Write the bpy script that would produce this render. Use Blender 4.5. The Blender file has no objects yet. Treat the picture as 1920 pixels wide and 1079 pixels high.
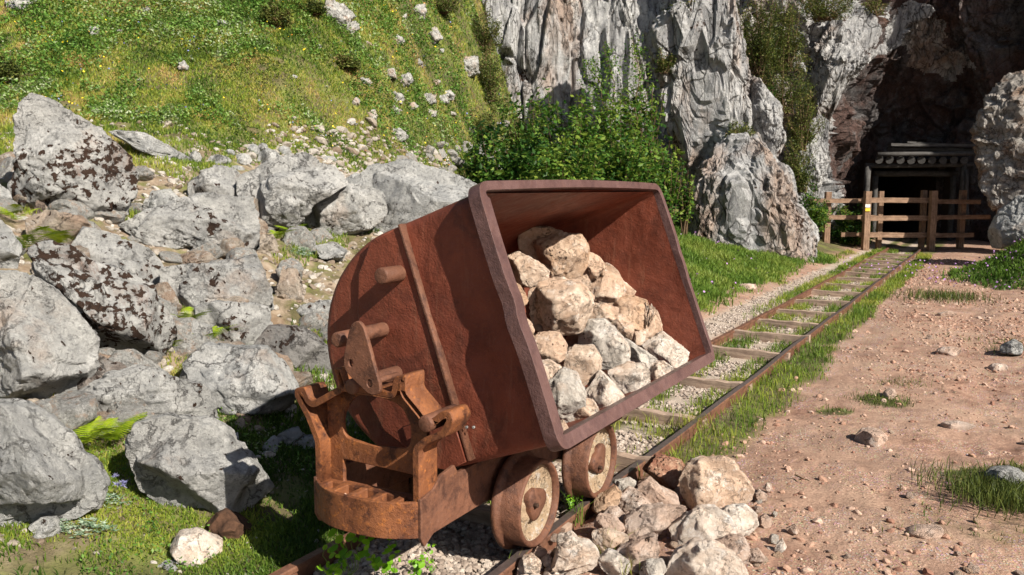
import bpy, bmesh, math, random
import numpy as np
from mathutils import Vector, Matrix
R = math.radians
scene = bpy.context.scene
COL = scene.collection
random.seed(7)
rng = np.random.default_rng(7)

# ------------------------------------------------------------------ camera
HC = 1.4
FPX = 1600.0
PIT = math.atan((539.5 - 353) / FPX)
cd = bpy.data.cameras.new("camera")
cam = bpy.data.objects.new("camera", cd); COL.objects.link(cam)
cam.location = (0, 0, HC); cam.rotation_euler = (math.pi / 2 - PIT, 0, 0)
cd.lens = 30.0; cd.sensor_width = 36.0; cd.clip_start = 0.05; cd.clip_end = 500
cd.dof.use_dof = True; cd.dof.focus_distance = 3.6; cd.dof.aperture_fstop = 10
scene.camera = cam
# ------------------------------------------------------------------ light
SUN = Vector((0.72, -0.755, 0.745)).normalized()      # towards the sun
w = bpy.data.worlds.new("World"); scene.world = w; w.use_nodes = True
nt = w.node_tree
sky = nt.nodes.new("ShaderNodeTexSky"); sky.sky_type = 'NISHITA'; sky.sun_disc = False
sky.sun_elevation = math.asin(SUN.z); sky.sun_rotation = math.atan2(SUN.x, SUN.y)
nt.links.new(sky.outputs[0], nt.nodes["Background"].inputs[0])
nt.nodes["Background"].inputs[1].default_value = 0.05
sl = bpy.data.lights.new("sun", 'SUN'); sl.energy = 5.0; sl.angle = R(0.5); sl.color = (1.0, 0.93, 0.82)
so = bpy.data.objects.new("sun", sl); COL.objects.link(so)
so.rotation_euler = SUN.to_track_quat('Z', 'Y').to_euler()
scene.view_settings.view_transform = 'Standard'
scene.view_settings.look = 'None'
scene.view_settings.exposure = 0.86
scene.view_settings.gamma = 1.0
scene.render.engine = 'CYCLES'
scene.cycles.max_bounces = 6
# ------------------------------------------------------------------ geometry of the view, used to place things in the world
CP, SP = math.cos(PIT), math.sin(PIT)
CAMF = np.array([0, CP, -SP]); CAMU = np.array([0, SP, CP]); CAMO = np.array([0, 0, HC])
_d = CAMF * FPX + np.array([1., 0, 0]) * (1876 - 960) + CAMU * (539.5 - 353)
TX, TY = _d[0] / math.hypot(_d[0], _d[1]), _d[1] / math.hypot(_d[0], _d[1])
TV = np.array([TX, TY, 0.]); PV = np.array([TY, -TX, 0.]); ZV = np.array([0, 0, 1.])
def ray(x, y): return CAMF * FPX + np.array([1., 0, 0]) * (x - 960) - CAMU * (y - 539.5)
def on_plane(x, y, n, c):
    r = ray(x, y); return CAMO + r * ((c - n @ CAMO) / (n @ r))
def apz(X): return np.array([X @ TV, X @ PV, X[2]])
def W(a, p, z=0.): return a * TV + p * PV + z * ZV          # along the track, across the track, up
def PA(x, y, a): return apz(on_plane(x, y, TV, a))
def at(x, y, Y): return on_plane(x, y, np.array([0, 1., 0]), Y)
# ------------------------------------------------------------------ numpy noise
def _h(ix, iy, iz, s):
    h = (ix.astype(np.int64) * 374761393 + iy.astype(np.int64) * 668265263 + iz.astype(np.int64) * 2147483647 + s * 1274126177) & 0xffffffff
    h = ((h ^ (h >> 13)) * 1274126177) & 0xffffffff
    h = ((h ^ (h >> 16)) * 2246822519) & 0xffffffff
    return ((h ^ (h >> 15)) & 0xffffff) / 16777215.0
def vnoise(P, s=0):
    I = np.floor(P); f = P - I; f = f * f * f * (f * (f * 6 - 15) + 10)
    x, y, z = I[:, 0], I[:, 1], I[:, 2]; r = 0
    for dx in (0, 1):
        wx = f[:, 0] if dx else 1 - f[:, 0]
        for dy in (0, 1):
            wy = f[:, 1] if dy else 1 - f[:, 1]
            for dz in (0, 1):
                wz = f[:, 2] if dz else 1 - f[:, 2]
                r = r + wx * wy * wz * _h(x + dx, y + dy, z + dz, s)
    return r * 2 - 1
def fbm(P, o=4, s=0, g=0.5):
    r = 0; a = 1.; t = 0
    for i in range(o):
        r = r + a * vnoise(P * 2.03 ** i + i * 17.3, s + i); t += a; a *= g
    return r / t
def ridged(P, o=4, s=0):
    r = 0; a = 1.; t = 0
    for i in range(o):
        r = r + a * (1 - np.abs(vnoise(P * 2.07 ** i + i * 9.1, s + i)) * 2); t += a; a *= .5
    return r / t
def worley(P, s=0):
    I = np.floor(P); f1 = np.full(len(P), 9.); f2 = np.full(len(P), 9.); cid = np.zeros(len(P))
    for dx in (-1, 0, 1):
        for dy in (-1, 0, 1):
            for dz in (-1, 0, 1):
                c = I + (dx, dy, dz)
                h = [_h(c[:, 0], c[:, 1], c[:, 2], s + k) for k in range(4)]
                d = np.sqrt(sum((c[:, k] + h[k] - P[:, k]) ** 2 for k in range(3)))
                m = d < f1; f2 = np.where(m, f1, np.minimum(f2, d)); cid = np.where(m, h[3], cid); f1 = np.where(m, d, f1)
    return f1, f2, cid
def P2(X, Y, Z=None): return np.stack([X, Y, np.zeros_like(X) if Z is None else Z], 1)
def sstep(a, b, x):
    t = np.clip((x - a) / (b - a), 0, 1); return t * t * (3 - 2 * t)
def splus(x, k=.3): return k * np.logaddexp(0, x / k)
# ------------------------------------------------------------------ object helpers
def mesh_np(name, V, quads=None, tris=None, smooth=False, attrs=None):
    me = bpy.data.meshes.new(name)
    V = np.asarray(V, np.float32); me.vertices.add(len(V)); me.vertices.foreach_set("co", V.ravel())
    parts = []; tot = []
    if quads is not None and len(quads): parts.append(np.asarray(quads, np.int32).ravel()); tot += [np.full(len(quads), 4, np.int32)]
    if tris is not None and len(tris): parts.append(np.asarray(tris, np.int32).ravel()); tot += [np.full(len(tris), 3, np.int32)]
    li = np.concatenate(parts); tot = np.concatenate(tot)
    me.loops.add(len(li)); me.loops.foreach_set("vertex_index", li)
    me.polygons.add(len(tot)); st = np.zeros(len(tot), np.int32); st[1:] = np.cumsum(tot)[:-1]
    me.polygons.foreach_set("loop_start", st); me.polygons.foreach_set("loop_total", tot)
    me.polygons.foreach_set("use_smooth", np.full(len(tot), smooth))
    for k, v in (attrs or {}).items():
        at_ = me.attributes.new(k, 'FLOAT', 'POINT'); at_.data.foreach_set("value", np.asarray(v, np.float32))
    me.update(calc_edges=True); me.validate()
    return me
def link(name, me, mat=None, parent=None, loc=None):
    o = bpy.data.objects.new(name, me); COL.objects.link(o)
    if mat is not None and me is not None:
        me.materials.clear(); me.materials.append(mat)
    if parent is not None: o.parent = parent
    if loc is not None: o.location = loc
    return o
def tag(o, label=None, cat=None, group=None, kind=None):
    if label: o["label"] = label
    if cat: o["category"] = cat
    if group: o["group"] = group
    if kind: o["kind"] = kind
    return o
def empty(name, loc, label, cat, group=None, rz=0.):
    o = bpy.data.objects.new(name, None); COL.objects.link(o); o.location = loc; o.rotation_euler = (0, 0, rz)
    o.empty_display_size = .1
    return tag(o, label, cat, group)
# ------------------------------------------------------------------ material helper
class MT:
    def __init__(s, name):
        s.m = bpy.data.materials.new(name); s.m.use_nodes = True; s.t = s.m.node_tree
        s.b = s.t.nodes["Principled BSDF"]; s.out = s.t.nodes["Material Output"]
        s.b.inputs["Specular IOR Level"].default_value = .3
        s._co = None
    def n(s, ty, **k):
        nd = s.t.nodes.new(ty)
        for a, v in k.items(): setattr(nd, a, v)
        return nd
    def L(s, a, b): s.t.links.new(a, b)
    def set(s, inp, v):
        if isinstance(v, bpy.types.NodeSocket): s.L(v, inp)
        else: inp.default_value = v
    def co(s, kind='Object', scale=None, off=None):
        c = s.n("ShaderNodeTexCoord").outputs[kind]
        if scale is None: return c
        m = s.n("ShaderNodeMapping"); s.L(c, m.inputs[0]); m.inputs["Scale"].default_value = scale
        return m.outputs[0]
    def rnd_co(s, scale=(1, 1, 1)):
        c = s.n("ShaderNodeTexCoord").outputs['Object']; oi = s.n("ShaderNodeObjectInfo")
        v = s.n("ShaderNodeVectorMath", operation='MULTIPLY_ADD'); s.L(c, v.inputs[0]); v.inputs[1].default_value = scale
        k = s.n("ShaderNodeMath", operation='MULTIPLY'); s.L(oi.outputs["Random"], k.inputs[0]); k.inputs[1].default_value = 40.
        s.L(k.outputs[0], v.inputs[2]); return v.outputs[0]
    def noise(s, co, sc, det=6, rough=.6, dist=0.):
        n = s.n("ShaderNodeTexNoise"); s.L(co, n.inputs["Vector"]); n.inputs["Scale"].default_value = sc
        n.inputs["Detail"].default_value = det; n.inputs["Roughness"].default_value = rough; n.inputs["Distortion"].default_value = dist
        return n.outputs["Fac"]
    def vor(s, co, sc, feat='F1', out="Distance"):
        n = s.n("ShaderNodeTexVoronoi", feature=feat); s.L(co, n.inputs["Vector"]); n.inputs["Scale"].default_value = sc
        return n.outputs[out]
    def ramp(s, f, stops):
        n = s.n("ShaderNodeValToRGB"); s.L(f, n.inputs[0]); e = n.color_ramp.elements
        while len(e) < len(stops): e.new(.5)
        for i, (p, c) in enumerate(stops):
            e[i].position = p; e[i].color = (c, c, c, 1) if isinstance(c, (int, float)) else (*c, 1)
        return n.outputs[0]
    def mix(s, f, a, b):
        n = s.n("ShaderNodeMix", data_type='RGBA'); s.set(n.inputs[0], f)
        for i, v in ((6, a), (7, b)):
            s.set(n.inputs[i], v if isinstance(v, bpy.types.NodeSocket) else (*v, 1))
        return n.outputs[2]
    def math(s, op, a, b=0., clamp=False):
        n = s.n("ShaderNodeMath", operation=op, use_clamp=clamp); s.set(n.inputs[0], a); s.set(n.inputs[1], b); return n.outputs[0]
    def attr(s, name): return s.n("ShaderNodeAttribute", attribute_name=name).outputs["Fac"]
    def rnd(s): return s.n("ShaderNodeObjectInfo").outputs["Random"]
    def bump(s, h, dist, strength=1., prev=None):
        n = s.n("ShaderNodeBump"); s.L(h, n.inputs["Height"]); n.inputs["Distance"].default_value = dist; n.inputs["Strength"].default_value = strength
        if prev is not None: s.L(prev, n.inputs["Normal"])
        return n.outputs[0]
    def fin(s, col, rough=.9, normal=None, metal=0.):
        s.set(s.b.inputs["Base Color"], col if isinstance(col, bpy.types.NodeSocket) else (*col, 1)); s.set(s.b.inputs["Roughness"], rough)
        s.b.inputs["Metallic"].default_value = metal
        if normal is not None: s.L(normal, s.b.inputs["Normal"])
        return s.m
def limestone(name, lichen=.5, warm=.35, dark=0., sc=1., base=((.29, .29, .285), (.57, .56, .535)), stretch=(1, 1, 1), pink=(.40, .27, .19), white=(.70, .69, .665), crack=.6, frac=0., dkm=.7):
    dk = tuple(x * .42 for x in base[0])
    m = MT(name); c = m.rnd_co(stretch); iso = m.rnd_co((1, 1, 1))
    n1 = m.noise(c, 1.3 * sc, 8, .65); n2 = m.noise(c, 5 * sc, 10, .78, .1); n3 = m.noise(iso, 34 * sc, 6, .75)
    col = m.mix(m.ramp(n2, [(.36, 0.), (.62, 1.)]), *base)
    col = m.mix(m.math('MULTIPLY', m.ramp(n1, [(.62 - warm * .3, 0.), (.75 - warm * .3, 1.)]), .75), col, pink)
    wh = m.ramp(m.noise(c, 3.1 * sc, 10, .8, .2), [(.54, 0.), (.62, 1.)])
    col = m.mix(m.math('MULTIPLY', wh, .65), col, white)
    col = m.mix(m.ramp(n3, [(.33, dkm), (.48, 0.)]), col, dk)
    # wavy creases: thin contour lines of a warped noise
    def crease(sc_, wd, seedoff, msk):
        v = m.n("ShaderNodeVectorMath", operation='ADD'); m.L(c, v.inputs[0]); v.inputs[1].default_value = (seedoff,) * 3
        a = m.math('ABSOLUTE', m.math('SUBTRACT', m.noise(v.outputs[0], sc_, 8, .62, .15), .5))
        l = m.ramp(a, [(0., 1.), (wd, 0.)]); return m.math('MULTIPLY', l, m.ramp(m.noise(v.outputs[0], sc_ * .8, 3), [(msk, 0.), (msk + .08, 1.)]))
    crk = m.math('MAXIMUM', crease(1.7 * sc, .010, 3., .47), crease(4.2 * sc, .014, 11., .50))
    if frac:
        w1 = m.n_warp(c, 6.0 * sc, .07 / sc); 
        e1 = m.ramp(m.vor(w1, 2.6 * sc, 'DISTANCE_TO_EDGE'), [(0., 1.), (.018, 0.)]); e1 = m.math('MULTIPLY', e1, m.ramp(m.noise(c, 1.4 * sc, 4), [(.44, 0.), (.54, 1.)])); e2 = m.ramp(m.vor(w1, 7.5 * sc, 'DISTANCE_TO_EDGE'), [(0., 1.), (.05, 0.)])
        e2 = m.math('MULTIPLY', e2, m.ramp(m.noise(c, 2.6 * sc, 4), [(.46, 0.), (.55, 1.)])); crk = m.math('MAXIMUM', crk, m.math('MULTIPLY', m.math('MAXIMUM', e1, e2), frac))
    # dark moss: round islands gathered in some places, with a rusty stain round them
    big = m.ramp(m.noise(iso, 1.5 * sc, 5, .6, .6), [(.60 - lichen * .15, 0.), (.74 - lichen * .15, 1.)])
    col = m.mix(m.math('MULTIPLY', m.ramp(m.noise(iso, 1.5 * sc, 9, .75, .6), [(.60, 0.), (.68, 1.)]), min(.7, lichen)), col, (.24, .12, .075))
    sp = m.ramp(m.math('ADD', m.noise(iso, 19 * sc, 6, .62, .3), m.math('MULTIPLY', big, .15)), [(.655, 0.), (.68, 1.)])
    if lichen < .02: sp = m.math('MULTIPLY', sp, 0.)
    col = m.mix(sp, col, m.mix(n2, (.018, .011, .008), (.085, .045, .028)))
    col = m.mix(m.math('MULTIPLY', crk, crack), col, (.03, .024, .02))
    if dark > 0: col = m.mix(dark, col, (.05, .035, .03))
    b = m.bump(n2, .075 / sc, 1.); b = m.bump(m.noise(c, 12 * sc, 8, .8), .04 / sc, 1., b)
    b = m.bump(m.noise(iso, 60 * sc, 4, .7), .005 / sc, .9, b)
    b = m.bump(m.math('SUBTRACT', 1., m.math('ADD', m.math('MULTIPLY', sp, -.4), crk)), .022 / sc, 1., b)
    return m.fin(col, .92, b)
def _warp(s, co, sc, amt):
    n = s.n("ShaderNodeTexNoise"); s.L(co, n.inputs["Vector"]); n.inputs["Scale"].default_value = sc; n.inputs["Detail"].default_value = 4
    v = s.n("ShaderNodeVectorMath", operation='MULTIPLY_ADD'); s.L(n.outputs["Color"], v.inputs[0]); v.inputs[1].default_value = (amt,) * 3; s.L(co, v.inputs[2])
    return v.outputs[0]
MT.n_warp = _warp
def rust(name, c1, c2, c3, bumpd=.003, sc=1., rough=.72, streak=.4, dust=.15, big=0.):
    m = MT(name); c = m.co()
    n1 = m.noise(c, 3.5 * sc, 7, .65, .5); n2 = m.noise(c, 22 * sc, 6, .7); n3 = m.noise(c, 130 * sc, 3, .6)
    col = m.mix(m.ramp(n1, [(.35, 0.), (.65, 1.)]), c1, c2)
    col = m.mix(m.math('MULTIPLY', m.ramp(n2, [(.55, 0.), (.7, 1.)]), streak), col, c3)
    st = m.noise(c, 6.5 * sc, 8, .75, .2)
    col = m.mix(m.math('MULTIPLY', m.ramp(st, [(.50, 0.), (.62, 1.)]), min(1, streak * 1.3)), col, (c1[0] * .42, c1[1] * .42, c1[2] * .5))
    col = m.mix(m.math('MULTIPLY', m.ramp(m.noise(c, 60 * sc, 4, .75), [(.6, 0.), (.72, 1.)]), dust), col, (.42, .27, .2))
    if big:   # weathering: scabs, pale scrapes, runs
        g = m.noise(m.co('Object', (1, 1, 1)), 2.1, 9, .72, 1.2); col = m.mix(m.math('MULTIPLY', m.ramp(g, [(.54, 0.), (.60, 1.)]), .55 * big), col, (.045, .018, .013))
        g2 = m.noise(c, 4.3, 9, .8, .3); col = m.mix(m.math('MULTIPLY', m.ramp(g2, [(.60, 0.), (.68, 1.)]), .6 * big), col, (.27, .115, .06))
        run = m.noise(m.co('Object', (14, 14, 1.6)), 1.6, 6, .7, .5); col = m.mix(m.math('MULTIPLY', m.ramp(run, [(.56, 0.), (.66, 1.)]), .4 * big), col, (.24, .12, .075))
        sc_ = m.noise(m.co('Object', (3, 60, 5)), 2., 5, .8, 1.); col = m.mix(m.math('MULTIPLY', m.ramp(sc_, [(.68, 0.), (.72, 1.)]), .5 * big), col, (.34, .22, .17))
    b = m.bump(n1, .02, .5); b = m.bump(n2, bumpd * 2.2, .7, b)
    if big: b = m.bump(m.noise(c, 4.5, 2, .5, .3), .05 * big, .6, b); b = m.bump(n3, bumpd, .75, b)
    return m.fin(col, m.ramp(n2, [(.3, rough - .14), (.7, rough + .12)]), b, .0)
def leafmat(name, stops, trans=.35, rough=.5):
    m = MT(name); t = m.attr('tint'); col = m.ramp(t, stops)
    m.set(m.b.inputs["Base Color"], col); m.b.inputs["Roughness"].default_value = rough; m.b.inputs["Specular IOR Level"].default_value = .25
    tr = m.n("ShaderNodeBsdfTranslucent"); m.L(col, tr.inputs[0]); mx = m.n("ShaderNodeMixShader"); mx.inputs[0].default_value = trans
    m.L(m.b.outputs[0], mx.inputs[1]); m.L(tr.outputs[0], mx.inputs[2]); m.L(mx.outputs[0], m.out.inputs[0])
    return m.m
def plain(name, c, rough=.8, var=.3, sc=20, bd=.002, metal=0.):
    m = MT(name); co = m.co(); n = m.noise(co, sc, 6, .7)
    col = m.mix(m.ramp(n, [(.3, 0.), (.7, 1.)]), tuple(x * (1 - var) for x in c), tuple(x * (1 + var) for x in c))
    return m.fin(col, rough, m.bump(n, bd, .8), metal)

M = {}
M['limestone'] = limestone('limestone', .45, .08)
M['limestone_moss'] = limestone('limestone_mossy', .9, .2)
M['limestone_small'] = limestone('limestone_small', .35, .35, 0, 3.2, base=((.22, .22, .21), (.46, .45, .42)))
M['limestone_warm'] = limestone('limestone_warm', .3, .6, base=((.34, .28, .22), (.58, .50, .42)))
M['limestone_clean'] = limestone('limestone_clean', .12, .1, base=((.29, .295, .295), (.55, .545, .525)))
M['limestone_dark'] = limestone('limestone_dark', .9, .7, .45)
M['cliff_grey'] = limestone('cliff_grey', .35, .40, 0, .62, base=((.23, .23, .24), (.55, .545, .535)), stretch=(1, 1, .38), pink=(.38, .26, .19), crack=.9, frac=.9)
M['cliff_tan'] = limestone('cliff_tan', .35, .55, 0, .8, base=((.20, .18, .165), (.45, .42, .38)), stretch=(1, 1, 1.2), pink=(.38, .22, .13), crack=.9, frac=.8)
M['cliff_red_shaded'] = limestone('cliff_red_shaded', .5, .7, .25, .7, base=((.05, .045, .045), (.20, .19, .19)), stretch=(1, 1, .8), pink=(.12, .055, .04), white=(.30, .29, .29), crack=.9, frac=.8)  # reddish rock, its colour darkened to deepen the shade of the cave
M['ore'] = limestone('ore_stone', .05, .7, 0, 3.6, base=((.40, .28, .20), (.76, .62, .50)), pink=(.60, .41, .29), white=(.88, .81, .73), crack=.4, dkm=.3)
M['ore_tan'] = limestone('ore_stone_tan', .15, .7, 0, 3.3, base=((.37, .24, .16), (.68, .51, .38)), pink=(.56, .36, .23), white=(.82, .71, .6), crack=.4, dkm=.3)
M['ore_white'] = limestone('ore_stone_white', .0, .5, 0, 3.3, base=((.56, .45, .36), (.80, .72, .64)), pink=(.64, .46, .34), white=(.85, .82, .78), crack=.4, dkm=.3)
M['ore_grey'] = limestone('ore_stone_grey', .15, .4, 0, 3.3, base=((.38, .34, .30), (.72, .66, .585)), pink=(.64, .49, .38), white=(.76, .73, .7), crack=.4, dkm=.3)
M['ore_red'] = limestone('ore_stone_red', .4, .6, 0, 3.3, base=((.28, .11, .07), (.56, .34, .23)), pink=(.30, .11, .07), white=(.7, .54, .38), crack=.4, dkm=.3)
M['pile'] = limestone('pile_stone', .1, .7, 0, 3., base=((.38, .28, .22), (.68, .55, .47)), pink=(.54, .37, .28), white=(.78, .70, .64), crack=.4, dkm=.3)
M['soil'] = plain('soil', (.07, .035, .02), .95, .5, 30, .01)
# bucket: dark red-brown; frame: orange-brown; rim: purple-brown
M['rust_red'] = rust('rust_red', (.125, .032, .018), (.185, .050, .027), (.22, .072, .036), .0028, 1., .58, .3, .1, .65)
M['rust_rim'] = rust('rust_rim', (.085, .046, .043), (.130, .074, .068), (.12, .05, .035), .0022, 1.6, .42, .3, .25, .18)
M['rust_orange'] = rust('rust_orange', (.13, .046, .021), (.23, .085, .032), (.42, .145, .03), .0025, 2., .62, .8, .2, .5)
M['rust_brown'] = rust('rust_brown', (.105, .046, .028), (.16, .070, .042), (.22, .09, .04), .0025, 2., .6, .6, .25, .5)
M['rust_dark'] = rust('rust_dark', (.035, .019, .012), (.065, .034, .02), (.12, .05, .02), .002, 2., .8, .5, .1)
M['rail'] = rust('rail_rust', (.10, .045, .028), (.17, .08, .048), (.16, .10, .08), .002, 2., .55, .5, .2)
M['rail_top'] = plain('rail_worn_top', (.17, .13, .12), .38, .3, 30, .0006, .6)
M['wheel_face'] = limestone('wheel_face', .2, .8, 0, 6., base=((.30, .22, .14), (.50, .40, .29)), pink=(.42, .29, .18))
M['wood'] = None

# ------------------------------------------------------------------ ground
_yx = np.array([-30, -6, -3, -2, -1, -.13, .5, 1, 2, 40]); _yy = np.array([8.7, 9.0, 9.6, 11, 14, 17.7, 20, 22, 30, 60])
def dist_left(X, Y): return -2.8 - (X * TY - Y * TX)
def zterr(X, Y, fine=True):
    X = np.asarray(X, float); Y = np.asarray(Y, float); sh = X.shape; X = X.ravel(); Y = Y.ravel()
    a = X * TX + Y * TY; p = X * TY - Y * TX
    dL = -2.8 - p
    k = .38 - .16 * sstep(7, 14, a) ; k = np.where(Y < 0, .1, k)
    b = k * splus(dL, .18); b = 1.85 - splus(1.85 - b, .25)
    hill = .66 * splus(Y - np.interp(X, _yx, _yy), .6)
    z = -.035 + b + hill
    z = z - .035 * sstep(.42, .3, np.abs(p + 1.87)) - .02 * sstep(1.1, .75, np.abs(p + 1.87))
    r = ((X - 11.7) / 4.7) ** 2 + ((Y - 13.0) / 2.8) ** 2
    z = z + 1.05 * sstep(1.1, .15, r)
    z = z + .10 * np.exp(-(((X - 2.45) / .35) ** 2 + ((Y - 3.95) / .3) ** 2)) 
    rr = sstep(-.9, 1.0, p)
    z = z + rr * (.075 * fbm(P2(X * .8, Y * .8), 3, 4)) - .02 * sstep(.35, .0, np.abs(p + .1 + .15 * np.sin(a * .7))) * sstep(3, 5, a)
    if fine:
        lf = sstep(.0, 1.2, dL)
        z = z + lf * (.10 * fbm(P2(X * 1.3, Y * 1.3), 3, 5) + .05 * fbm(P2(X * 4, Y * 4), 3, 6))
        f1, f2, c = worley(P2(X * 5, Y * 5), 3)
        z = z + rr * (.026 * fbm(P2(X * 6, Y * 6), 4, 7) + .05 * np.clip(f2 - f1 - .1, 0, .4) * sstep(-.1, .3, fbm(P2(X * .9, Y * .9), 2, 9)))
        z = z + .006 * fbm(P2(X * 22, Y * 22), 3, 11)
    return z.reshape(sh)
def hit(x, y):
    r = ray(x, y); r = r / r[1]; t = np.linspace(1.5, 45, 4000)
    Pp = CAMO + t[:, None] * r; d = Pp[:, 2] - zterr(Pp[:, 0], Pp[:, 1], False)
    i = np.argmax(d < 0)
    return Pp[i] if d[i] < 0 else Pp[-1]
ph = np.concatenate([np.linspace(-180, -42, 36)[:-1], np.linspace(-42, 42, 640), np.linspace(42, 180, 36)[1:]])
rad = np.concatenate([[.02], np.geomspace(.5, 26, 640), np.geomspace(27, 160, 24)])
A_, R_ = np.meshgrid(np.radians(ph), rad); GX = (R_ * np.sin(A_)).ravel(); GY = (R_ * np.cos(A_)).ravel()
GZ = zterr(GX, GY)
nr, nc = R_.shape
def grid_quads(nr, nc, wrap=False):
    i = np.arange(nr - 1)[:, None] * nc + np.arange(nc - 1)[None]; i = i.ravel()
    return np.stack([i, i + 1, i + nc + 1, i + nc], 1)
ga = GX * TX + GY * TY; gp = GX * TY - GY * TX
nz = fbm(P2(GX * 1.1, GY * 1.1), 4, 21); nzf = fbm(P2(GX * 5, GY * 5), 3, 22)
def grass_mask(X, Y):
    a = X * TX + Y * TY; p = X * TY - Y * TX; dL = -2.8 - p
    n = fbm(P2(X * 1.1, Y * 1.1), 4, 21) * 1.0 + .5 * fbm(P2(X * 5, Y * 5), 3, 22)
    left = sstep(-.25, .25, dL + .35 * n + np.where(a < 4.2, .55, 0) - np.where(a > 6.5, .15, 0))
    railR = sstep(.25 - .09 * sstep(7, 12, a), .08, np.abs(p + 1.33 - .10 * n)) * sstep(3.8, 4.4, a) * sstep(-.7, -.3, n + .15)
    railR2 = sstep(.13, .04, np.abs(p + 1.68)) * sstep(3.8, 4.6, a) * sstep(-.6, -.2, n + .1)
    railL = sstep(.16, .06, np.abs(p + 2.08)) * sstep(3.9, 4.6, a) * sstep(-.4, 0., n + .1)
    railL2 = sstep(.14, .05, np.abs(p + 2.36)) * sstep(9, 12, a)
    bed = sstep(.3, .26, np.abs(p + 1.88)) * sstep(.05, .3, n) * sstep(3.7, 4.3, a) * sstep(12, 5, a)
    r = ((X - 11.7) / 4.7) ** 2 + ((Y - 13.0) / 2.8) ** 2
    mound = sstep(1.08, .8, r - .2 * n)
    tuft = 0
    for (tx, ty, tr) in TUFTS: tuft = np.maximum(tuft, sstep(tr, tr * .5, np.hypot(X - tx, Y - ty) + .1 * n))
    sparse = sstep(.22, .5, n) * sstep(-.6, .3, p) * .35 * sstep(9, 6, Y)
    return np.clip(np.maximum.reduce([left, railR, railR2, railL, railL2, bed, mound, tuft + 0 * X, sparse]), 0, 1)
TUFTS = []
for (x, y, r) in ((1650, 750, .2), (1895, 925, .33), (1830, 905, .16), (1560, 770, .08)):
    q = on_plane(x, y, ZV, -.03); TUFTS.append((q[0], q[1], r))
gm = grass_mask(GX, GY)
gravel = sstep(.30, .26, np.abs(gp + 1.88)) + sstep(.26, .1, np.abs(gp + 2.52)) * sstep(5, 7, ga)
rub = sstep(0, .5, -2.8 - gp) * sstep(.6, -.6, GY - np.interp(GX, _yx, _yy) + .6 * nz) * sstep(7.5, 5.5, GX + 5)
gmesh = mesh_np('ground', np.stack([GX, GY, GZ], 1), grid_quads(nr, nc), smooth=True, attrs={'grass': gm, 'gravel': np.clip(gravel, 0, 1), 'rubble': np.clip(rub, 0, 1)})
def ground_mat():
    m = MT('ground_dirt_and_turf'); c = m.co()
    n1 = m.noise(c, .9, 6, .6); n2 = m.noise(c, 7, 7, .7); n3 = m.noise(c, 60, 5, .7)
    dirt = m.mix(m.ramp(n2, [(.38, 0.), (.62, 1.)]), (.22, .115, .078), (.45, .275, .195))
    dirt = m.mix(m.ramp(n1, [(.4, 0.), (.62, .8)]), dirt, (.42, .285, .205))
    dirt = m.mix(m.ramp(n3, [(.35, .6), (.6, 0.)]), dirt, (.14, .075, .05))
    v = m.vor(c, 75, 'F1', 'Color'); vd = m.vor(c, 75)
    sp = m.math('MULTIPLY', m.ramp(vd, [(.32, 1.), (.42, 0.)]), m.ramp(m.noise(c, 3, 4), [(.42, 0.), (.6, 1.)]))
    dirt = m.mix(m.math('MULTIPLY', sp, .55), dirt, m.mix(.55, v, (.6, .42, .32)))
    gra = m.mix(m.ramp(n2, [(.3, 0.), (.7, 1.)]), (.32, .26, .2), (.5, .41, .34))
    soil = m.mix(m.ramp(n2, [(.35, 0.), (.7, 1.)]), (.055, .055, .02), (.15, .115, .06))
    turf = m.mix(m.ramp(m.noise(c, 2.3, 6, .7), [(.45, 0.), (.66, 1.)]), soil, (.15, .17, .04))
    rb = m.mix(m.ramp(n2, [(.35, 0.), (.65, 1.)]), (.16, .11, .07), (.34, .27, .2))
    dirt = m.mix(m.math('MULTIPLY', m.ramp(m.noise(c, 1.7, 8, .7, .6), [(.50, 0.), (.62, 1.)]), .5), dirt, (.20, .125, .09)); col = m.mix(m.attr('gravel'), dirt, gra); col = m.mix(m.attr('grass'), col, turf); 
    col = m.mix(m.math('MULTIPLY', m.attr('rubble'), m.ramp(m.noise(c, 3.3, 5, .6), [(.42, 0.), (.55, 1.)])), col, rb)
    b = m.bump(n2, .02, .6); b = m.bump(n3, .006, .9, b); b = m.bump(m.math('MULTIPLY', sp, 1.), .006, .8, b)
    return m.fin(col, .95, b)
tag(link('ground', gmesh, ground_mat()), 'reddish dirt path and turf rising into a grassy hillside', 'ground', kind='structure')
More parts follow.
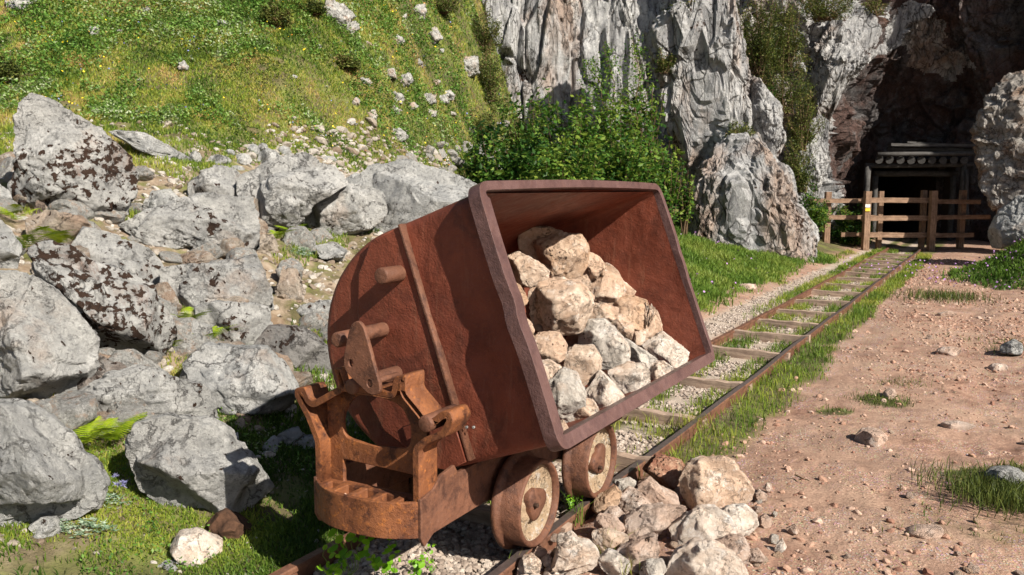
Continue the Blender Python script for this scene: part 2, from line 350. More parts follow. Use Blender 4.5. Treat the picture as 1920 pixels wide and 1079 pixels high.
# ------------------------------------------------------------------ rocks
_ico = {}
def ico(l):
    if l not in _ico:
        bm = bmesh.new(); bmesh.ops.create_icosphere(bm, subdivisions=l, radius=1.)
        _ico[l] = (np.array([v.co[:] for v in bm.verts]), np.array([[v.index for v in f.verts] for f in bm.faces])); bm.free()
    return _ico[l]
def roughen(V, size, seed, rough=1., cuts=7, front=False, strat=0., deep=.55):
    rs = np.random.default_rng(seed)
    for i in range(cuts):
        n = rs.normal(size=3)
        if front:
            n[1] = -abs(n[1]) - .45; n[2] += .3
        n /= np.linalg.norm(n); d = V @ n; h = d.max() * rs.uniform(deep, .9)
        if front:        # plane cuts that keep the outline
            e = np.clip(d - h, 0, None) / abs(n[1]); fr = V[:, 1] < 0
            V = V.copy(); V[:, 1] = np.where(fr, np.minimum(V[:, 1] + e, V[:, 1] * .12), V[:, 1]); continue
        V = V - np.clip(d - h, 0, None)[:, None] * n * .93
    N = V / (np.linalg.norm(V, axis=1)[:, None] + 1e-9); q = V / size + seed * 3.7
    f1, f2, cid = worley(q * 2.3, seed)
    d = .045 * fbm(q * 1.6, 4, seed) + .07 * (cid - .5) * sstep(0, .08, f2 - f1) + .035 * ridged(q * 3.2, 4, seed + 5) - .03 * sstep(.07, 0, f2 - f1)
    nn_ = fbm(q * 1.1 + 5, 4, seed + 12); d = d - .05 * np.exp(-(nn_ / .028) ** 2) * sstep(-.1, .1, vnoise(q * .9, seed + 14)) + .02 * ridged(q * 6, 3, seed + 8)
    d = d + .014 * fbm(q * 13, 3, seed + 9)
    if strat: 
        zz = q[:, 2] + .35 * q[:, 0] + .25 * fbm(q * 1.2, 3, seed + 2)
        d = d + strat * .035 * np.sin(zz * 22) + strat * .02 * np.sin(zz * 47 + 1)
    return V + N * (d * size * rough)[:, None]
def crag_detail(V, amp, sc, seed, vs):
    q = V * (1, 1, vs) / sc + seed; q = q + .08 * np.stack([fbm(q * 1.3 + k * 7, 3, seed + k) for k in range(3)], 1)
    f1, f2, c = worley(q, seed); g1, g2, e = worley(q * 2.6, seed + 3); N = V / (np.linalg.norm(V, axis=1)[:, None] + 1e-9)
    d = .9 * (c - .5) * sstep(0, .08, f2 - f1) + .5 * (e - .5) * sstep(0, .1, g2 - g1) - .35 * sstep(.09, 0, f2 - f1) - .15 * sstep(.1, 0, g2 - g1) + .22 * ridged(q * 1.7, 4, seed + 6)
    return V + N * (d * amp)[:, None]
def traced(name, poly, Y, label, cat, mat, depth=.6, lvl=5, seed=1, group=None, rough=1., cuts=7, strat=0., centre=None, box=.75, deep=.55, push=.35, crag=None, under=0.):
    """a rock whose outline seen from the path is poly; Y = distance to its front, real thickness = depth * its size"""
    poly = np.array(poly, float); c = poly.mean(0) if centre is None else np.array(centre, float)
    cc = at(c[0], c[1], Y); az = np.array([cc[0], cc[1], 0]); az /= np.linalg.norm(az); rt = np.array([az[1], -az[0], 0])
    ext = [on_plane(x, y, az, cc @ az) for x, y in poly]; dim = min(np.ptp([e @ rt for e in ext]), np.ptp([e[2] for e in ext]))
    th = depth * dim; cc = cc + az * th * push
    pts = np.array([on_plane(x, y, az, cc @ az) for x, y in poly]); cc = on_plane(c[0], c[1], az, cc @ az)
    u = (pts - cc) @ rt; v = (pts - cc)[:, 2]
    uu = []; vv = []
    for i in range(len(u)):
        j = (i + 1) % len(u); t = np.linspace(0, 1, 24, endpoint=False); uu.append(u[i] + (u[j] - u[i]) * t); vv.append(v[i] + (v[j] - v[i]) * t)
    uu = np.concatenate(uu); vv = np.concatenate(vv)
    for _ in range(3): uu = (np.roll(uu, 1) + 2 * uu + np.roll(uu, -1)) / 4; vv = (np.roll(vv, 1) + 2 * vv + np.roll(vv, -1)) / 4
    an = np.arctan2(vv, uu); o = np.argsort(an); an = an[o]; rr = np.hypot(uu, vv)[o]
    D, F = ico(lvl)
    th_ = np.arctan2(D[:, 2], D[:, 0]); rho = np.hypot(D[:, 0], D[:, 2])
    Rr = np.interp(th_, np.concatenate([an - 2 * np.pi, an, an + 2 * np.pi]), np.tile(rr, 3))
    g = np.clip(rho, 1e-6, 1) ** box
    V = np.stack([Rr * g * np.cos(th_), th * np.sign(D[:, 1]) * np.abs(D[:, 1]) ** box, Rr * g * np.sin(th_)], 1)
    size = math.sqrt(np.ptp(u) * np.ptp(v)) * .5
    if under: V[:, 1] = V[:, 1] + under * th * sstep(-.15, -.95, V[:, 2] / max(1e-6, -V[:, 2].min())) * (V[:, 1] < 0)
    V = roughen(V, size, seed, rough, cuts, True, strat, deep)
    if crag: V = crag_detail(V, crag[0], crag[1], seed, crag[2])
    Wd = V[:, :1] * rt + V[:, 1:2] * az + V[:, 2:] * ZV
    base = cc.copy(); base[2] = cc[2] + Wd[:, 2].min()
    me = mesh_np(name, Wd + (cc - base), tris=F, smooth=True)
    return tag(link(name, me, mat, loc=base), label, cat, group)
ROCKS = []
for k in range(9):
    D, F = ico(4 if k < 5 else 3); rs = np.random.default_rng(50 + k)
    V = D * (1, rs.uniform(.65, .95), rs.uniform(.5, .8)); V = roughen(V, 1., 60 + k, 1.1, 10, False, 0., .5)
    V[:, 2] -= V[:, 2].min(); ROCKS.append((V, F))
_rmesh = {}
def place(X):
    d = np.array(X, float) - CAMO; z = d @ CAMF; x = 960 + FPX * d[0] / z; y = 539.5 - FPX * (d @ CAMU) / z
    return ', %d%% across and %d%% down the photo' % (round(x / 19.2), round(y / 10.79))
def small_rock(name, loc, size, mat, label, cat, group, sx=1., seed=None):
    k = random.randrange(9); key = (k, mat.name)
    if key not in _rmesh:
        me = mesh_np(name, ROCKS[k][0], tris=ROCKS[k][1], smooth=(k % 2 == 0)); me.materials.append(mat); _rmesh[key] = me
    o = bpy.data.objects.new(name, _rmesh[key]); COL.objects.link(o)
    o.location = loc; o.scale = (size * random.uniform(.8, 1.25) * sx, size * random.uniform(.8, 1.2), size * random.uniform(.7, 1.1))
    o.rotation_euler = (random.uniform(-.35, .35), random.uniform(-.35, .35), random.uniform(0, 6.28))
    return tag(o, label + place(loc), cat, group)
def stones_mesh(name, pts, sizes, mat, seeds=3, flat=.65, lvl=2):
    """uncountable small stones as one mesh"""
    out = []; fo = []; base = 0
    tm = []
    for s in range(6):
        D, F = ico(lvl); rs = np.random.default_rng(90 + s); V = D.copy()
        for i in range(7):
            n = rs.normal(size=3); n /= np.linalg.norm(n); d = V @ n; V = V - np.clip(d - rs.uniform(.45, .8), 0, None)[:, None] * n
        tm.append(V * (1, .8, flat))
    D, F = ico(lvl)
    tm = np.array(tm); N = len(pts); k = rng.integers(0, 6, N); th = rng.uniform(0, 6.28, N); c, s = np.cos(th), np.sin(th); tl = rng.uniform(-.5, .5, N)
    V = tm[k] * np.asarray(sizes)[:, None, None]
    z2 = V[:, :, 2] + V[:, :, 0] * tl[:, None]
    X = V[:, :, 0] * c[:, None] - V[:, :, 1] * s[:, None]; Y = V[:, :, 0] * s[:, None] + V[:, :, 1] * c[:, None]
    V = np.stack([X, Y, z2], 2) + np.asarray(pts)[:, None]
    nv = V.shape[1]; Fs = (F[None] + (np.arange(N) * nv)[:, None, None]).reshape(-1, 3)
    return link(name, mesh_np(name, V.reshape(-1, 3), tris=Fs, attrs={'tint': np.repeat(rng.uniform(0, 1, N), nv)}), mat)
def stone_mat(name, stops):
    m = MT(name); t = m.attr('tint'); col = m.ramp(t, stops); c = m.co(); n = m.noise(c, 70, 5, .7)
    col = m.mix(m.ramp(n, [(.35, .55), (.65, 0.)]), col, tuple(x * .45 for x in stops[0][1]))
    return m.fin(col, .92, m.bump(n, .004, .9))
M['gravel'] = stone_mat('gravel_mix', [(0., (.22, .17, .14)), (.5, (.42, .34, .28)), (1., (.58, .5, .43))])
M['pebble'] = stone_mat('path_pebble_mix', [(0., (.26, .13, .09)), (.5, (.44, .27, .19)), (1., (.58, .43, .34))])
# ------------------------------------------------------------------ boulders of the rubble bank
def z3(*l): return [(x / 2.158, 150 + y / 2.158) for x, y in l]
def z4(*l): return [(x / 2.1625, 580 + y / 2.1625) for x, y in l]
def low_Y(poly, lift=0):
    poly = np.array(poly); c = poly.mean(0)
    h = hit(float(c[0]), float(min(poly[:, 1].max(), 1075) - lift)); return float(h[1])
BG = 'boulders of the rubble bank'
def boulder(poly, label, mat, seed, Y=None, name='boulder', cat='boulder', lvl=5, group=BG, lift=6, **k):
    pa_ = np.array(poly); cc_ = pa_.mean(0); poly = cc_ + (pa_ - cc_) * (1.07 if k.get('group', group) == BG else 1.0)
    k.setdefault('under', .75 if lvl > 4 else .2); k.setdefault('crag', (.032, .34, 1.) if lvl > 4 else None)
    if lvl > 4: k['rough'] = .62 * k.get('rough', 1.); k['cuts'] = k.get('cuts', 7) + 5; k.setdefault('deep', .5)
    return traced(name, poly, Y if Y else low_Y(poly, lift), label, cat, M[mat], lvl=lvl, seed=seed, group=group, **k)
boulder(z3((130,62),(90,110),(72,170),(80,300),(60,400),(60,510),(130,540),(240,520),(330,555),(410,600),(480,540),(530,440),(540,370),(500,300),(400,200),(300,140),(200,90)), 'tallest pale boulder standing upright with a pointed top and dark moss flecks', 'limestone_moss', 11, lvl=6, depth=.35, cuts=5, strat=.5, lift=20)
boulder(z3((440,215),(480,205),(600,220),(660,260),(760,310),(765,345),(650,320),(560,285),(500,245)), 'flat grey slab tilted on the grass just right of the tall pointed boulder', 'limestone_clean', 12, depth=.9, cuts=4)
boulder(z3((490,590),(600,530),(720,490),(850,470),(1000,490),(1025,560),(1030,690),(900,700),(760,712),(640,700),(560,640)), 'wide flat-topped grey boulder in the middle of the bank, square right end', 'limestone', 13, lvl=6, depth=.7, cuts=6, strat=.5)
boulder([(65,478),(95,465),(140,470),(170,495),(210,505),(280,535),(305,590),(320,630),(310,670),(280,692),(240,685),(200,665),(165,650),(120,570),(80,530)], 'boulder with a broad band of brown moss and reddish stains', 'limestone_moss', 14, lvl=6, depth=.7)
boulder(z3((300,690),(350,610),(480,640),(600,680),(650,740),(640,860),(600,870),(440,800),(360,740)), 'grey boulder wedged above the one with the broad band of moss', 'limestone', 15, depth=.6)
boulder([(-30,520),(55,525),(105,555),(140,592),(172,640),(165,690),(150,735),(110,765),(60,772),(0,748),(-30,745)], 'rounded boulder cut by the left edge with pale grey flank, halfway down', 'limestone', 16, lvl=6, depth=.7)
boulder(z4((-60,385),(0,385),(120,410),(220,460),(300,540),(370,620),(410,700),(390,800),(300,850),(150,870),(0,890),(-60,890)), 'large smooth blue-grey boulder at the bottom left corner', 'limestone_clean', 17, lvl=6, depth=.6, cuts=4, rough=.75, under=.1, lift=-10)
boulder(z3((-60,570),(0,565),(40,600),(90,680),(70,770),(0,800),(-60,800)), 'small grey boulder at the left edge beside the yellow fern', 'limestone_clean', 18, depth=.7)
boulder(z3((650,770),(740,750),(940,740),(1020,720),(1075,820),(1080,930),(900,915),(800,930),(790,975),(700,960),(655,880)), 'boulder with a brown hollow below the wide flat-topped one', 'limestone_moss', 19, lvl=6, depth=.6)
boulder([(371,581),(408,569),(463,572),(500,581),(505,622),(487,645),(460,657),(425,650),(407,622),(371,600)], 'rounded pale boulder leaning against the one with the brown hollow', 'limestone', 20, depth=.7)
boulder(z4((1030,160),(1100,80),(1200,85),(1290,130),(1345,180),(1340,260),(1250,290),(1180,270),(1100,200)), 'dark purplish-brown wedge of rock beside the end of the mine cart', 'limestone_dark', 21, depth=.8)
boulder(z4((760,230),(850,160),(960,180),(1080,170),(1140,230),(1190,330),(1180,400),(1120,440),(1000,447),(900,410),(850,340),(780,290)), 'smooth egg-like tan and grey boulder left of the cart end frame', 'limestone_clean', 22, lvl=6, depth=.8, cuts=5, rough=.7)
boulder(z4((300,400),(350,350),(430,290),(580,255),(700,280),(820,310),(870,370),(870,450),(780,460),(640,470),(560,500),(400,470),(310,430)), 'long low boulder with wavy layered grain above the yellow-green fern', 'limestone', 23, lvl=6, depth=.7, strat=1.3)
boulder(z4((530,540),(570,480),(700,460),(850,470),(940,530),(1020,600),(1100,720),(1050,770),(960,790),(870,830),(770,825),(650,770),(580,730),(540,640)), 'broad grey boulder at the foot of the bank crossed by the shadow of the cart', 'limestone', 24, lvl=6, depth=.5, cuts=3, rough=.9, under=.1, lift=0)
boulder(z4((720,90),(790,60),(860,70),(870,130),(840,180),(780,200),(740,160)), 'small pale rock among the ferns in the middle of the bank', 'limestone', 25, depth=.8)
boulder(z4((330,240),(390,190),(480,210),(550,245),(440,290),(330,330)), 'pinkish rock lodged under the boulder with the broad band of moss', 'limestone_warm', 26, depth=.9)
boulder([(555,372),(600,355),(660,345),(715,365),(720,400),(690,430),(640,450),(590,447),(565,410)], 'angular grey boulder with a shaded left face behind the cart', 'limestone', 27, lvl=6, depth=.8)
boulder([(450,330),(520,300),(575,295),(620,320),(650,345),(590,380),(555,425),(500,440),(470,430),(450,380)], 'sloping boulder with white lichen patches at the top edge of the bank', 'limestone', 28, lvl=6, depth=.7)
boulder([(665,340),(700,315),(760,305),(830,325),(890,350),(930,420),(900,470),(760,470),(690,450),(655,400)], 'broad beige boulder directly behind the back of the cart bucket', 'limestone_clean', 29, lvl=6, depth=.6, cuts=6)
boulder([(355,345),(400,312),(440,320),(462,350),(440,385),(385,395),(355,375)], 'grey rock with a brown mossy crown at the upper edge of the bank', 'limestone_moss', 30, depth=.8)
boulder([(268,400),(285,360),(320,355),(335,380),(315,415),(270,415)], 'cream rock right of the tall pointed boulder', 'limestone_clean', 31, depth=.9)
boulder([(472,455),(490,440),(512,440),(522,470),(500,488),(478,480)], 'small tan rock at the square end of the wide flat-topped boulder', 'limestone_warm', 32, depth=.9)
boulder(z4((830,890),(880,830),(910,815),(960,840),(1010,880),(1060,930),(1000,950),(900,950)), 'clod of dark brown earth at the shadow edge', 'soil', 33, depth=.9, name='earth_clod', cat='earth clod', group=None)
boulder(z4((683,975),(730,915),(800,902),(905,940),(900,1000),(790,1033),(720,1025)), 'pale cream stone lying alone on the short grass', 'ore_white', 34, name='stone', cat='stone', depth=.8, group=None, cuts=4, rough=.7, under=.1, crag=(.008, .1, 1.))
boulder(z4((610,1050),(680,1022),(755,1030),(760,1085),(615,1090)), 'smooth grey stone at the bottom edge below the pale cream stone', 'limestone_clean', 35, name='stone', cat='stone', depth=.9, group=None)
boulder(z4((105,890),(150,850),(230,845),(262,890),(240,930),(150,940)), 'small grey stone against the foot of the corner boulder', 'limestone_clean', 36, name='stone', cat='stone', depth=.8, group=None)
boulder(z4((1130,510),(1210,482),(1237,520),(1200,560),(1150,575)), 'blue-grey stone nearest the left post of the cart, upper one', 'limestone_clean', 37, name='stone', cat='stone', depth=.9)
boulder(z4((1060,575),(1110,528),(1142,535),(1110,598)), 'pointed grey stone in shadow left of the cart', 'limestone_clean', 38, name='stone', cat='stone', depth=.9)
boulder(z4((1180,550),(1240,512),(1275,520),(1268,575),(1200,588)), 'rounded grey stone touching the cart outline, lower one', 'limestone', 39, name='stone', cat='stone', depth=.9)
boulder([(515,545),(530,508),(555,510),(570,545),(560,580),(520,572)], 'tan rock between the hollowed boulder and the back of the cart', 'limestone_warm', 40, depth=.9)
boulder([(545,598),(565,572),(618,566),(640,590),(625,612),(570,610)], 'small dark-topped rock tucked at the back of the cart', 'limestone_moss', 41, depth=.8)
boulder([(590,462),(628,455),(650,470),(640,492),(600,490)], 'small grey rock in the grass gap behind the cart', 'limestone_clean', 42, depth=.8)
boulder(z3((-40,430),(0,425),(45,455),(62,520),(20,545),(-40,545)), 'small rock left of the foot of the tall pointed boulder', 'limestone_clean', 43, depth=.9)
boulder(z3((128,545),(150,470),(182,480),(190,575),(150,580)), 'narrow brown stone standing against the tall pointed boulder', 'limestone_dark', 44, depth=.9)
boulder(z3((110,570),(190,530),(320,555),(375,610),(290,710),(200,700),(130,660)), 'tan rock beneath the tall pointed boulder behind the yellow fern', 'limestone_warm', 45, depth=.9)
boulder([(120,690),(165,665),(235,690),(240,730),(160,760),(110,740)], 'low rock filling the gap above the long layered boulder', 'limestone_dark', 46, depth=.8)
boulder([(640,345),(668,328),(700,335),(712,360),(680,380),(645,370)], 'pale rock at the top edge above the angular boulder', 'limestone_clean', 47, depth=.9)
boulder([(860,330),(872,292),(905,282),(940,300),(945,340),(900,355)], 'grey rock at the foot of the shrubs, above the bucket', 'limestone', 48, depth=.8)
boulder([(1120,990),(1180,960)] and z3((560,300),(640,290),(700,320),(690,350),(600,345)), 'low pale stone under the tilted flat slab', 'limestone_clean', 49, depth=.8)
for i, (x, y, ww, hh, s) in enumerate([(790 / 2.158, 296, 28, 26, 'round brownish'), (885 / 2.158, 302, 48, 24, 'flat blue-grey'), (430, 290, 24, 20, 'small pale'), (455, 300, 34, 26, 'grey pointed'), (475, 282, 26, 24, 'pale grey'), (505, 302, 54, 44, 'blue-grey angular'), (492, 278, 22, 20, 'reddish-brown'), (533, 285, 28, 26, 'white rounded'), (548, 300, 26, 18, 'tan flat'), (610, 300, 46, 18, 'mossy low'), (390, 330, 40, 26, 'grey humped'), (445, 318, 32, 16, 'thin grey')]):
    q = [(x + ww / 2 * math.cos(t) * random.uniform(.85, 1.1), y + hh / 2 * math.sin(t) * random.uniform(.85, 1.1)) for t in np.linspace(0, 6.28, 9)[:-1]]
    boulder(q, s + ' stone in the row along the top of the bank', 'limestone_clean' if i % 3 else 'limestone', 120 + i, name='stone', cat='stone', depth=.8, lvl=4, group='stones along the top of the bank')
# filler rubble between the boulders: points taken on the bank itself
LS = [M['limestone_small'], M['limestone_small'], M['limestone_small'], M['limestone_warm']]
n = 0
for i in range(900):
    x = random.uniform(-20, 640); y = random.uniform(300, 890)
    if y > 900 - .25 * x and y > 700: continue
    h = hit(x, y); p = h[0] * TY - h[1] * TX
    if p > -2.95 or h[1] > np.interp(h[0], _yx, _yy) + .1: continue
    s = random.uniform(.07, .2) * (1 + h[1] * .04)
    small_rock('stone', (h[0], h[1] + .1, zterr(h[0], h[1] + .1) - s * .4), s, random.choice(LS), 'small loose stone between the boulders', 'stone', 'loose stones between the boulders'); n += 1
    if n > 90: break
bx, by = rng.uniform(-7, .5, 14000), rng.uniform(3, 11, 14000); kk = (dist_left(bx, by) > .25) & (by < np.interp(bx, _yx, _yy) + .2) & (fbm(P2(bx * 1.1, by * 1.1), 3, 33) > -.35); bx, by = bx[kk], by[kk]; bs = rng.uniform(.012, .05, len(bx)) ** 1.0
M['bank_stone'] = stone_mat('bank_stone_mix', [(0., (.18, .13, .09)), (.5, (.36, .32, .27)), (1., (.52, .49, .45))])
bs = np.where(rng.uniform(0, 1, len(bs)) > .5, bs, bs * .5); tag(stones_mesh('rubble', np.stack([bx, by, zterr(bx, by)], 1), bs, M['bank_stone'], lvl=2), 'small broken rubble between the boulders', 'rubble', kind='stuff')
cx_, cy_ = rng.uniform(-3.4, 1.2, 26000), rng.uniform(9.3, 16, 26000); u_ = cx_ + .02 * cy_ + .55 * fbm(P2(cx_, cy_), 3, 35) + (cy_ - 9.3) * -.22
kk = (np.abs(u_ + 2.6) < .75) & (rng.uniform(0, 1, len(cx_)) < .30) & (cx_ > -3.0) & (cy_ < np.interp(cx_, _yx, _yy) + .9 + .8 * fbm(P2(cx_ * 2, cy_ * 2), 3, 36)); cx_, cy_ = cx_[kk], cy_[kk]
tag(stones_mesh('scree', np.stack([cx_, cy_, zterr(cx_, cy_)], 1), rng.uniform(.02, .075, len(cx_)) * np.where(rng.uniform(0, 1, len(cx_)) > .9, 1.6, .8), M['bank_stone'], lvl=2), 'band of loose grey scree running down the slope to the boulders', 'scree', kind='stuff')
# rubble chute below the shrubs
n = 0
while n < 60:
    x = random.uniform(690, 950); y = random.uniform(232, 335)
    if y < 330 - (x - 690) * .45 or random.random() < .25 * (x < 760): continue
    h = hit(x, y); s = random.uniform(.05, .16)
    small_rock('stone', (h[0], h[1], h[2] - s * .3), s, random.choice(LS[:2]), 'small grey scree stone below the shrubs', 'stone', 'scree stones below the shrubs'); n += 1
# rocks lying on the hillside
hr = [(630, 28, 52, 70), (655, 52, 36, 34), (50, 8, 110, 30), (745, 77, 34, 18), (812, 72, 28, 26), (815, 58, 16, 14), (785, 22, 26, 34), (757, 31, 14, 12), (880, 125, 52, 42), (757, 152, 34, 34), (730, 138, 30, 26), (800, 185, 44, 22), (838, 178, 30, 24), (828, 188, 30, 18), (743, 186, 28, 20), (770, 198, 24, 18), (736, 207, 28, 20), (698, 217, 22, 24), (806, 213, 34, 22), (740, 255, 58, 26), (846, 214, 18, 10), (667, 195, 16, 16), (828, 96, 18, 16), (785, 122, 18, 16), (681, 155, 24, 14), (660, 233, 20, 12), (345, 127, 22, 26), (175, 58, 22, 18), (275, 20, 14, 12), (225, 60, 12, 12), (262, 150, 14, 12), (550, 145, 20, 12), (420, 45, 22, 14), (815, 154, 22, 12), (690, 85, 20, 14), (900, 270, 24, 22), (520, 128, 12, 8), (612, 163, 12, 10), (598, 88, 12, 9), (370, 258, 18, 12), (115, 133, 16, 10)]
hl = ['tall weathered rock standing at the top of the grassy slope', 'round grey rock at the right foot of the tall weathered rock', 'long flat rock in the top left corner of the slope', None, None, None, 'upright grey rock near the top of the slope left of the cliff', None, 'jagged half-buried rock beside the right edge of the slope', 'leaning pointed rock in the middle of the right-hand slope', 'pitted rock touching the leaning pointed one']
for i, (x, y, ww, hh) in enumerate(hr):
    q = [(x + ww / 2 * math.cos(t) * random.uniform(.6, 1.3), y + hh / 2 * math.sin(t) * random.uniform(.55, 1.25)) for t in np.linspace(0, 6.28, 9)[:-1]]
    lab = (hl[i] if i < len(hl) else None) or 'small pale rock half buried in the slope, %d%% across and %d%% down the photo' % (round(x / 19.2), round(y / 10.79))
    boulder(q, lab, 'limestone_small', 200 + i, name='rock', cat='rock', depth=.9, lvl=5 if ww > 30 else 4, group='rocks on the grassy slope', lift=3, crag=(.05, .14, 1.), cuts=10, under=0.)

# ------------------------------------------------------------------ cliffs
def cliff_sheet(name, plan, z0, z1, ds, dz, fn, mat, hole=None):
    plan = np.array(plan, float)
    # smooth the plan curve
    t = np.concatenate([[0], np.cumsum(np.hypot(*np.diff(plan, axis=0).T))]); S = np.arange(0, t[-1], .1)
    px = np.interp(S, t, plan[:, 0]); py = np.interp(S, t, plan[:, 1])
    for _ in range(30): px[1:-1] = (px[:-2] + 2 * px[1:-1] + px[2:]) / 4; py[1:-1] = (py[:-2] + 2 * py[1:-1] + py[2:]) / 4
    s = np.arange(0, S[-1], ds); z = np.arange(z0, z1, dz)
    X = np.interp(s, S, px); Y = np.interp(s, S, py); tx = np.gradient(X); ty = np.gradient(Y); l = np.hypot(tx, ty)
    nx, ny = ty / l, -tx / l
    Zg, Xg = np.meshgrid(z, X, indexing='ij'); _, Yg = np.meshgrid(z, Y, indexing='ij')
    NX = np.broadcast_to(nx, Zg.shape); NY = np.broadcast_to(ny, Zg.shape)
    off = fn(Xg.ravel(), Yg.ravel(), Zg.ravel()).reshape(Zg.shape)
    Xo = Xg + NX * off; Yo = Yg + NY * off
    q = grid_quads(*Zg.shape)
    if hole is not None:
        c = np.stack([Xo.ravel()[q].mean(1), Zg.ravel()[q].mean(1)], 1)
        q = q[~((c[:, 0] > hole[0]) & (c[:, 0] < hole[1]) & (c[:, 1] < hole[2]))]
    me = mesh_np(name, np.stack([Xo.ravel(), Yo.ravel(), Zg.ravel()], 1), q, smooth=False)
    return link(name, me, mat)
def craggy(P, s, amp=1., vs=.55):
    q = P * (1, 1, vs); f1, f2, c = worley(q * .75 + .10 * fbm(q * 1.5, 2, s)[:, None], s); g1, g2, d = worley(q * 2.1 + .08 * fbm(q * 3, 2, s)[:, None], s + 8)
    return amp * (.55 * fbm(q * .35, 3, s) + .5 * (c - .5) * sstep(0, .06, f2 - f1) + .2 * ridged(q * .9, 4, s + 3) + .26 * (d - .5) * sstep(0, .08, g2 - g1) + .07 * ridged(q * 4, 4, s + 6) - .10 * sstep(.1, 0, f2 - f1) - .04 * sstep(.1, 0, g2 - g1))
def f_back(X, Y, Z): return craggy(P2(X, Y, Z), 31, 1.0, .3) - .04 * Z
c1 = cliff_sheet('cliff', [(-9, 26.5), (-4, 23), (-1.5, 21.6), (1, 21.2), (3.5, 21.5), (6.5, 21.4)], -.5, 9.5, .035, .035, f_back, M['cliff_grey'])
tag(c1, 'grey and pinkish vertical rock face behind the shrubs', 'cliff', kind='structure')
ENT = at(1715, 465, 23.6); EX = ENT[0]
def f_cave(X, Y, Z):
    q = P2(X, Y, Z); d = craggy(q, 47, 1.05, .8); f1, f2, c = worley(q * (1, 1, .7) * 1.1 + .4 * fbm(q, 3, 90)[:, None], 91); d = d + .6 * (c - .5) * sstep(0, .07, f2 - f1) + .12 * ridged(q * 2.2, 4, 95)
    over = 1.5 * sstep(3.2, 6.0, Z) * sstep(7.5, 9.5, X) * sstep(14, 12.5, X)
    near = np.exp(-((X - EX) / 2.0) ** 2) * np.exp(-(np.clip(Z, 0, 9) / 3.2) ** 4)
    low = np.exp(-((X - EX) / 1.7) ** 4) * sstep(3.2, 2.3, Z)
    return d * (1 - .9 * low) + over - 1.0 * near * sstep(8, 8.6, X) 
cv = cliff_sheet('cave_cliff', [(4.2, 20.9), (6.3, 20.6), (7.6, 20.9), (8.2, 21.9), (8.9, 23.6), (10.0, 24.2), (11.4, 24.2), (12.6, 23.2), (13.6, 21.4), (15.5, 19.3), (17.6, 17), (20.5, 14), (24, 9.8), (28, 4)], -.6, 13.5, .045, .045, f_cave, M['cliff_red_shaded'], hole=(EX - 1.02, EX + 1.02, 2.05))  # unseen run to the right, added and curved forward to shade the cave
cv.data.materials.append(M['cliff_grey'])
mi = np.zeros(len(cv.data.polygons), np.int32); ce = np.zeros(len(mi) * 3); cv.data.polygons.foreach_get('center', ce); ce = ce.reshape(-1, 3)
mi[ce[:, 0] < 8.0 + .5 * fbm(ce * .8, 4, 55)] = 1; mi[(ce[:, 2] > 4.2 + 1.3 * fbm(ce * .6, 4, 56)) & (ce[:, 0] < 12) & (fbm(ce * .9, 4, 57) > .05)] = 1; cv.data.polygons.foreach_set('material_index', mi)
tag(cv, 'reddish overhanging rock wall around the mine entrance with shade in its colour', 'cliff', kind='structure')
def bigrock(name, poly, Y, label, mat, seed, **k):
    o = traced(name, poly, Y, label, 'rock outcrop', M[mat], lvl=6, seed=seed, group='rock outcrops at the foot of the cliff', **k)
    o.data.shade_flat(); return o
bigrock('rock_pillar', [(1215,70),(1250,25),(1285,-10),(1295,-130),(1365,-150),(1375,10),(1385,80),(1393,140),(1405,210),(1400,300),(1330,340),(1290,330),(1268,270),(1250,220),(1245,150),(1222,120)], 17.6, 'tall sunlit grey rock pillar right of the shrubs', 'cliff_grey', 301, depth=.55, rough=.62, cuts=3, box=.6, deep=.8, crag=(.20, .5, .35))
bigrock('rock_buttress', [(1288,440),(1290,370),(1310,320),(1340,275),(1370,257),(1420,252),(1450,290),(1480,330),(1490,380),(1520,425),(1528,515),(1400,535),(1330,525),(1280,495)], 16.6, 'lower pale buttress below the tall pillar with a rusty stain at its base', 'cliff_grey', 302, depth=.5, rough=.7, cuts=3, box=.6, deep=.8, crag=(.17, .45, .5))
bigrock('rock_outcrop', [(1385,140),(1425,150),(1460,200),(1470,260),(1440,320),(1390,300),(1375,220)], 17.6, 'small crumbly outcrop joining the pillar and the buttress', 'cliff_grey', 303, depth=.7, rough=.8, cuts=5, crag=(.08, .3, .6))
bigrock('rock_outcrop', [(1530,90),(1555,40),(1600,5),(1640,20),(1648,70),(1625,110),(1590,150),(1570,190),(1550,240),(1530,230),(1522,150)], 20.3, 'knobbly pale rock hanging at the upper left rim of the cave', 'cliff_grey', 304, depth=.7, rough=1., cuts=6, crag=(.14, .4, .8))
bigrock('rock_outcrop', [(1495,310),(1510,250),(1530,215),(1556,225),(1550,290),(1540,350),(1532,400),(1510,420),(1496,370)], 20.2, 'narrow sunlit rock edge at the left side of the cave mouth', 'cliff_grey', 305, depth=.9, rough=1., cuts=6, crag=(.10, .35, .8))
bigrock('rock_outcrop', [(1838,225),(1868,165),(1930,130),(2010,150),(2040,300),(1990,420),(1880,415),(1838,345),(1830,270)], 18.6, 'sunlit tan and grey outcrop at the right side of the cave mouth', 'cliff_tan', 306, depth=.6, rough=.9, cuts=6, strat=.3, crag=(.14, .45, 1.2))
bigrock('rock_outcrop', [(1852,435),(1872,395),(1910,368),(1980,362),(2010,440),(1930,470),(1860,465)], 15.5, 'smooth blue-grey boulder on the mound at the right edge', 'limestone_clean', 307, depth=.7, rough=.6, cuts=4)
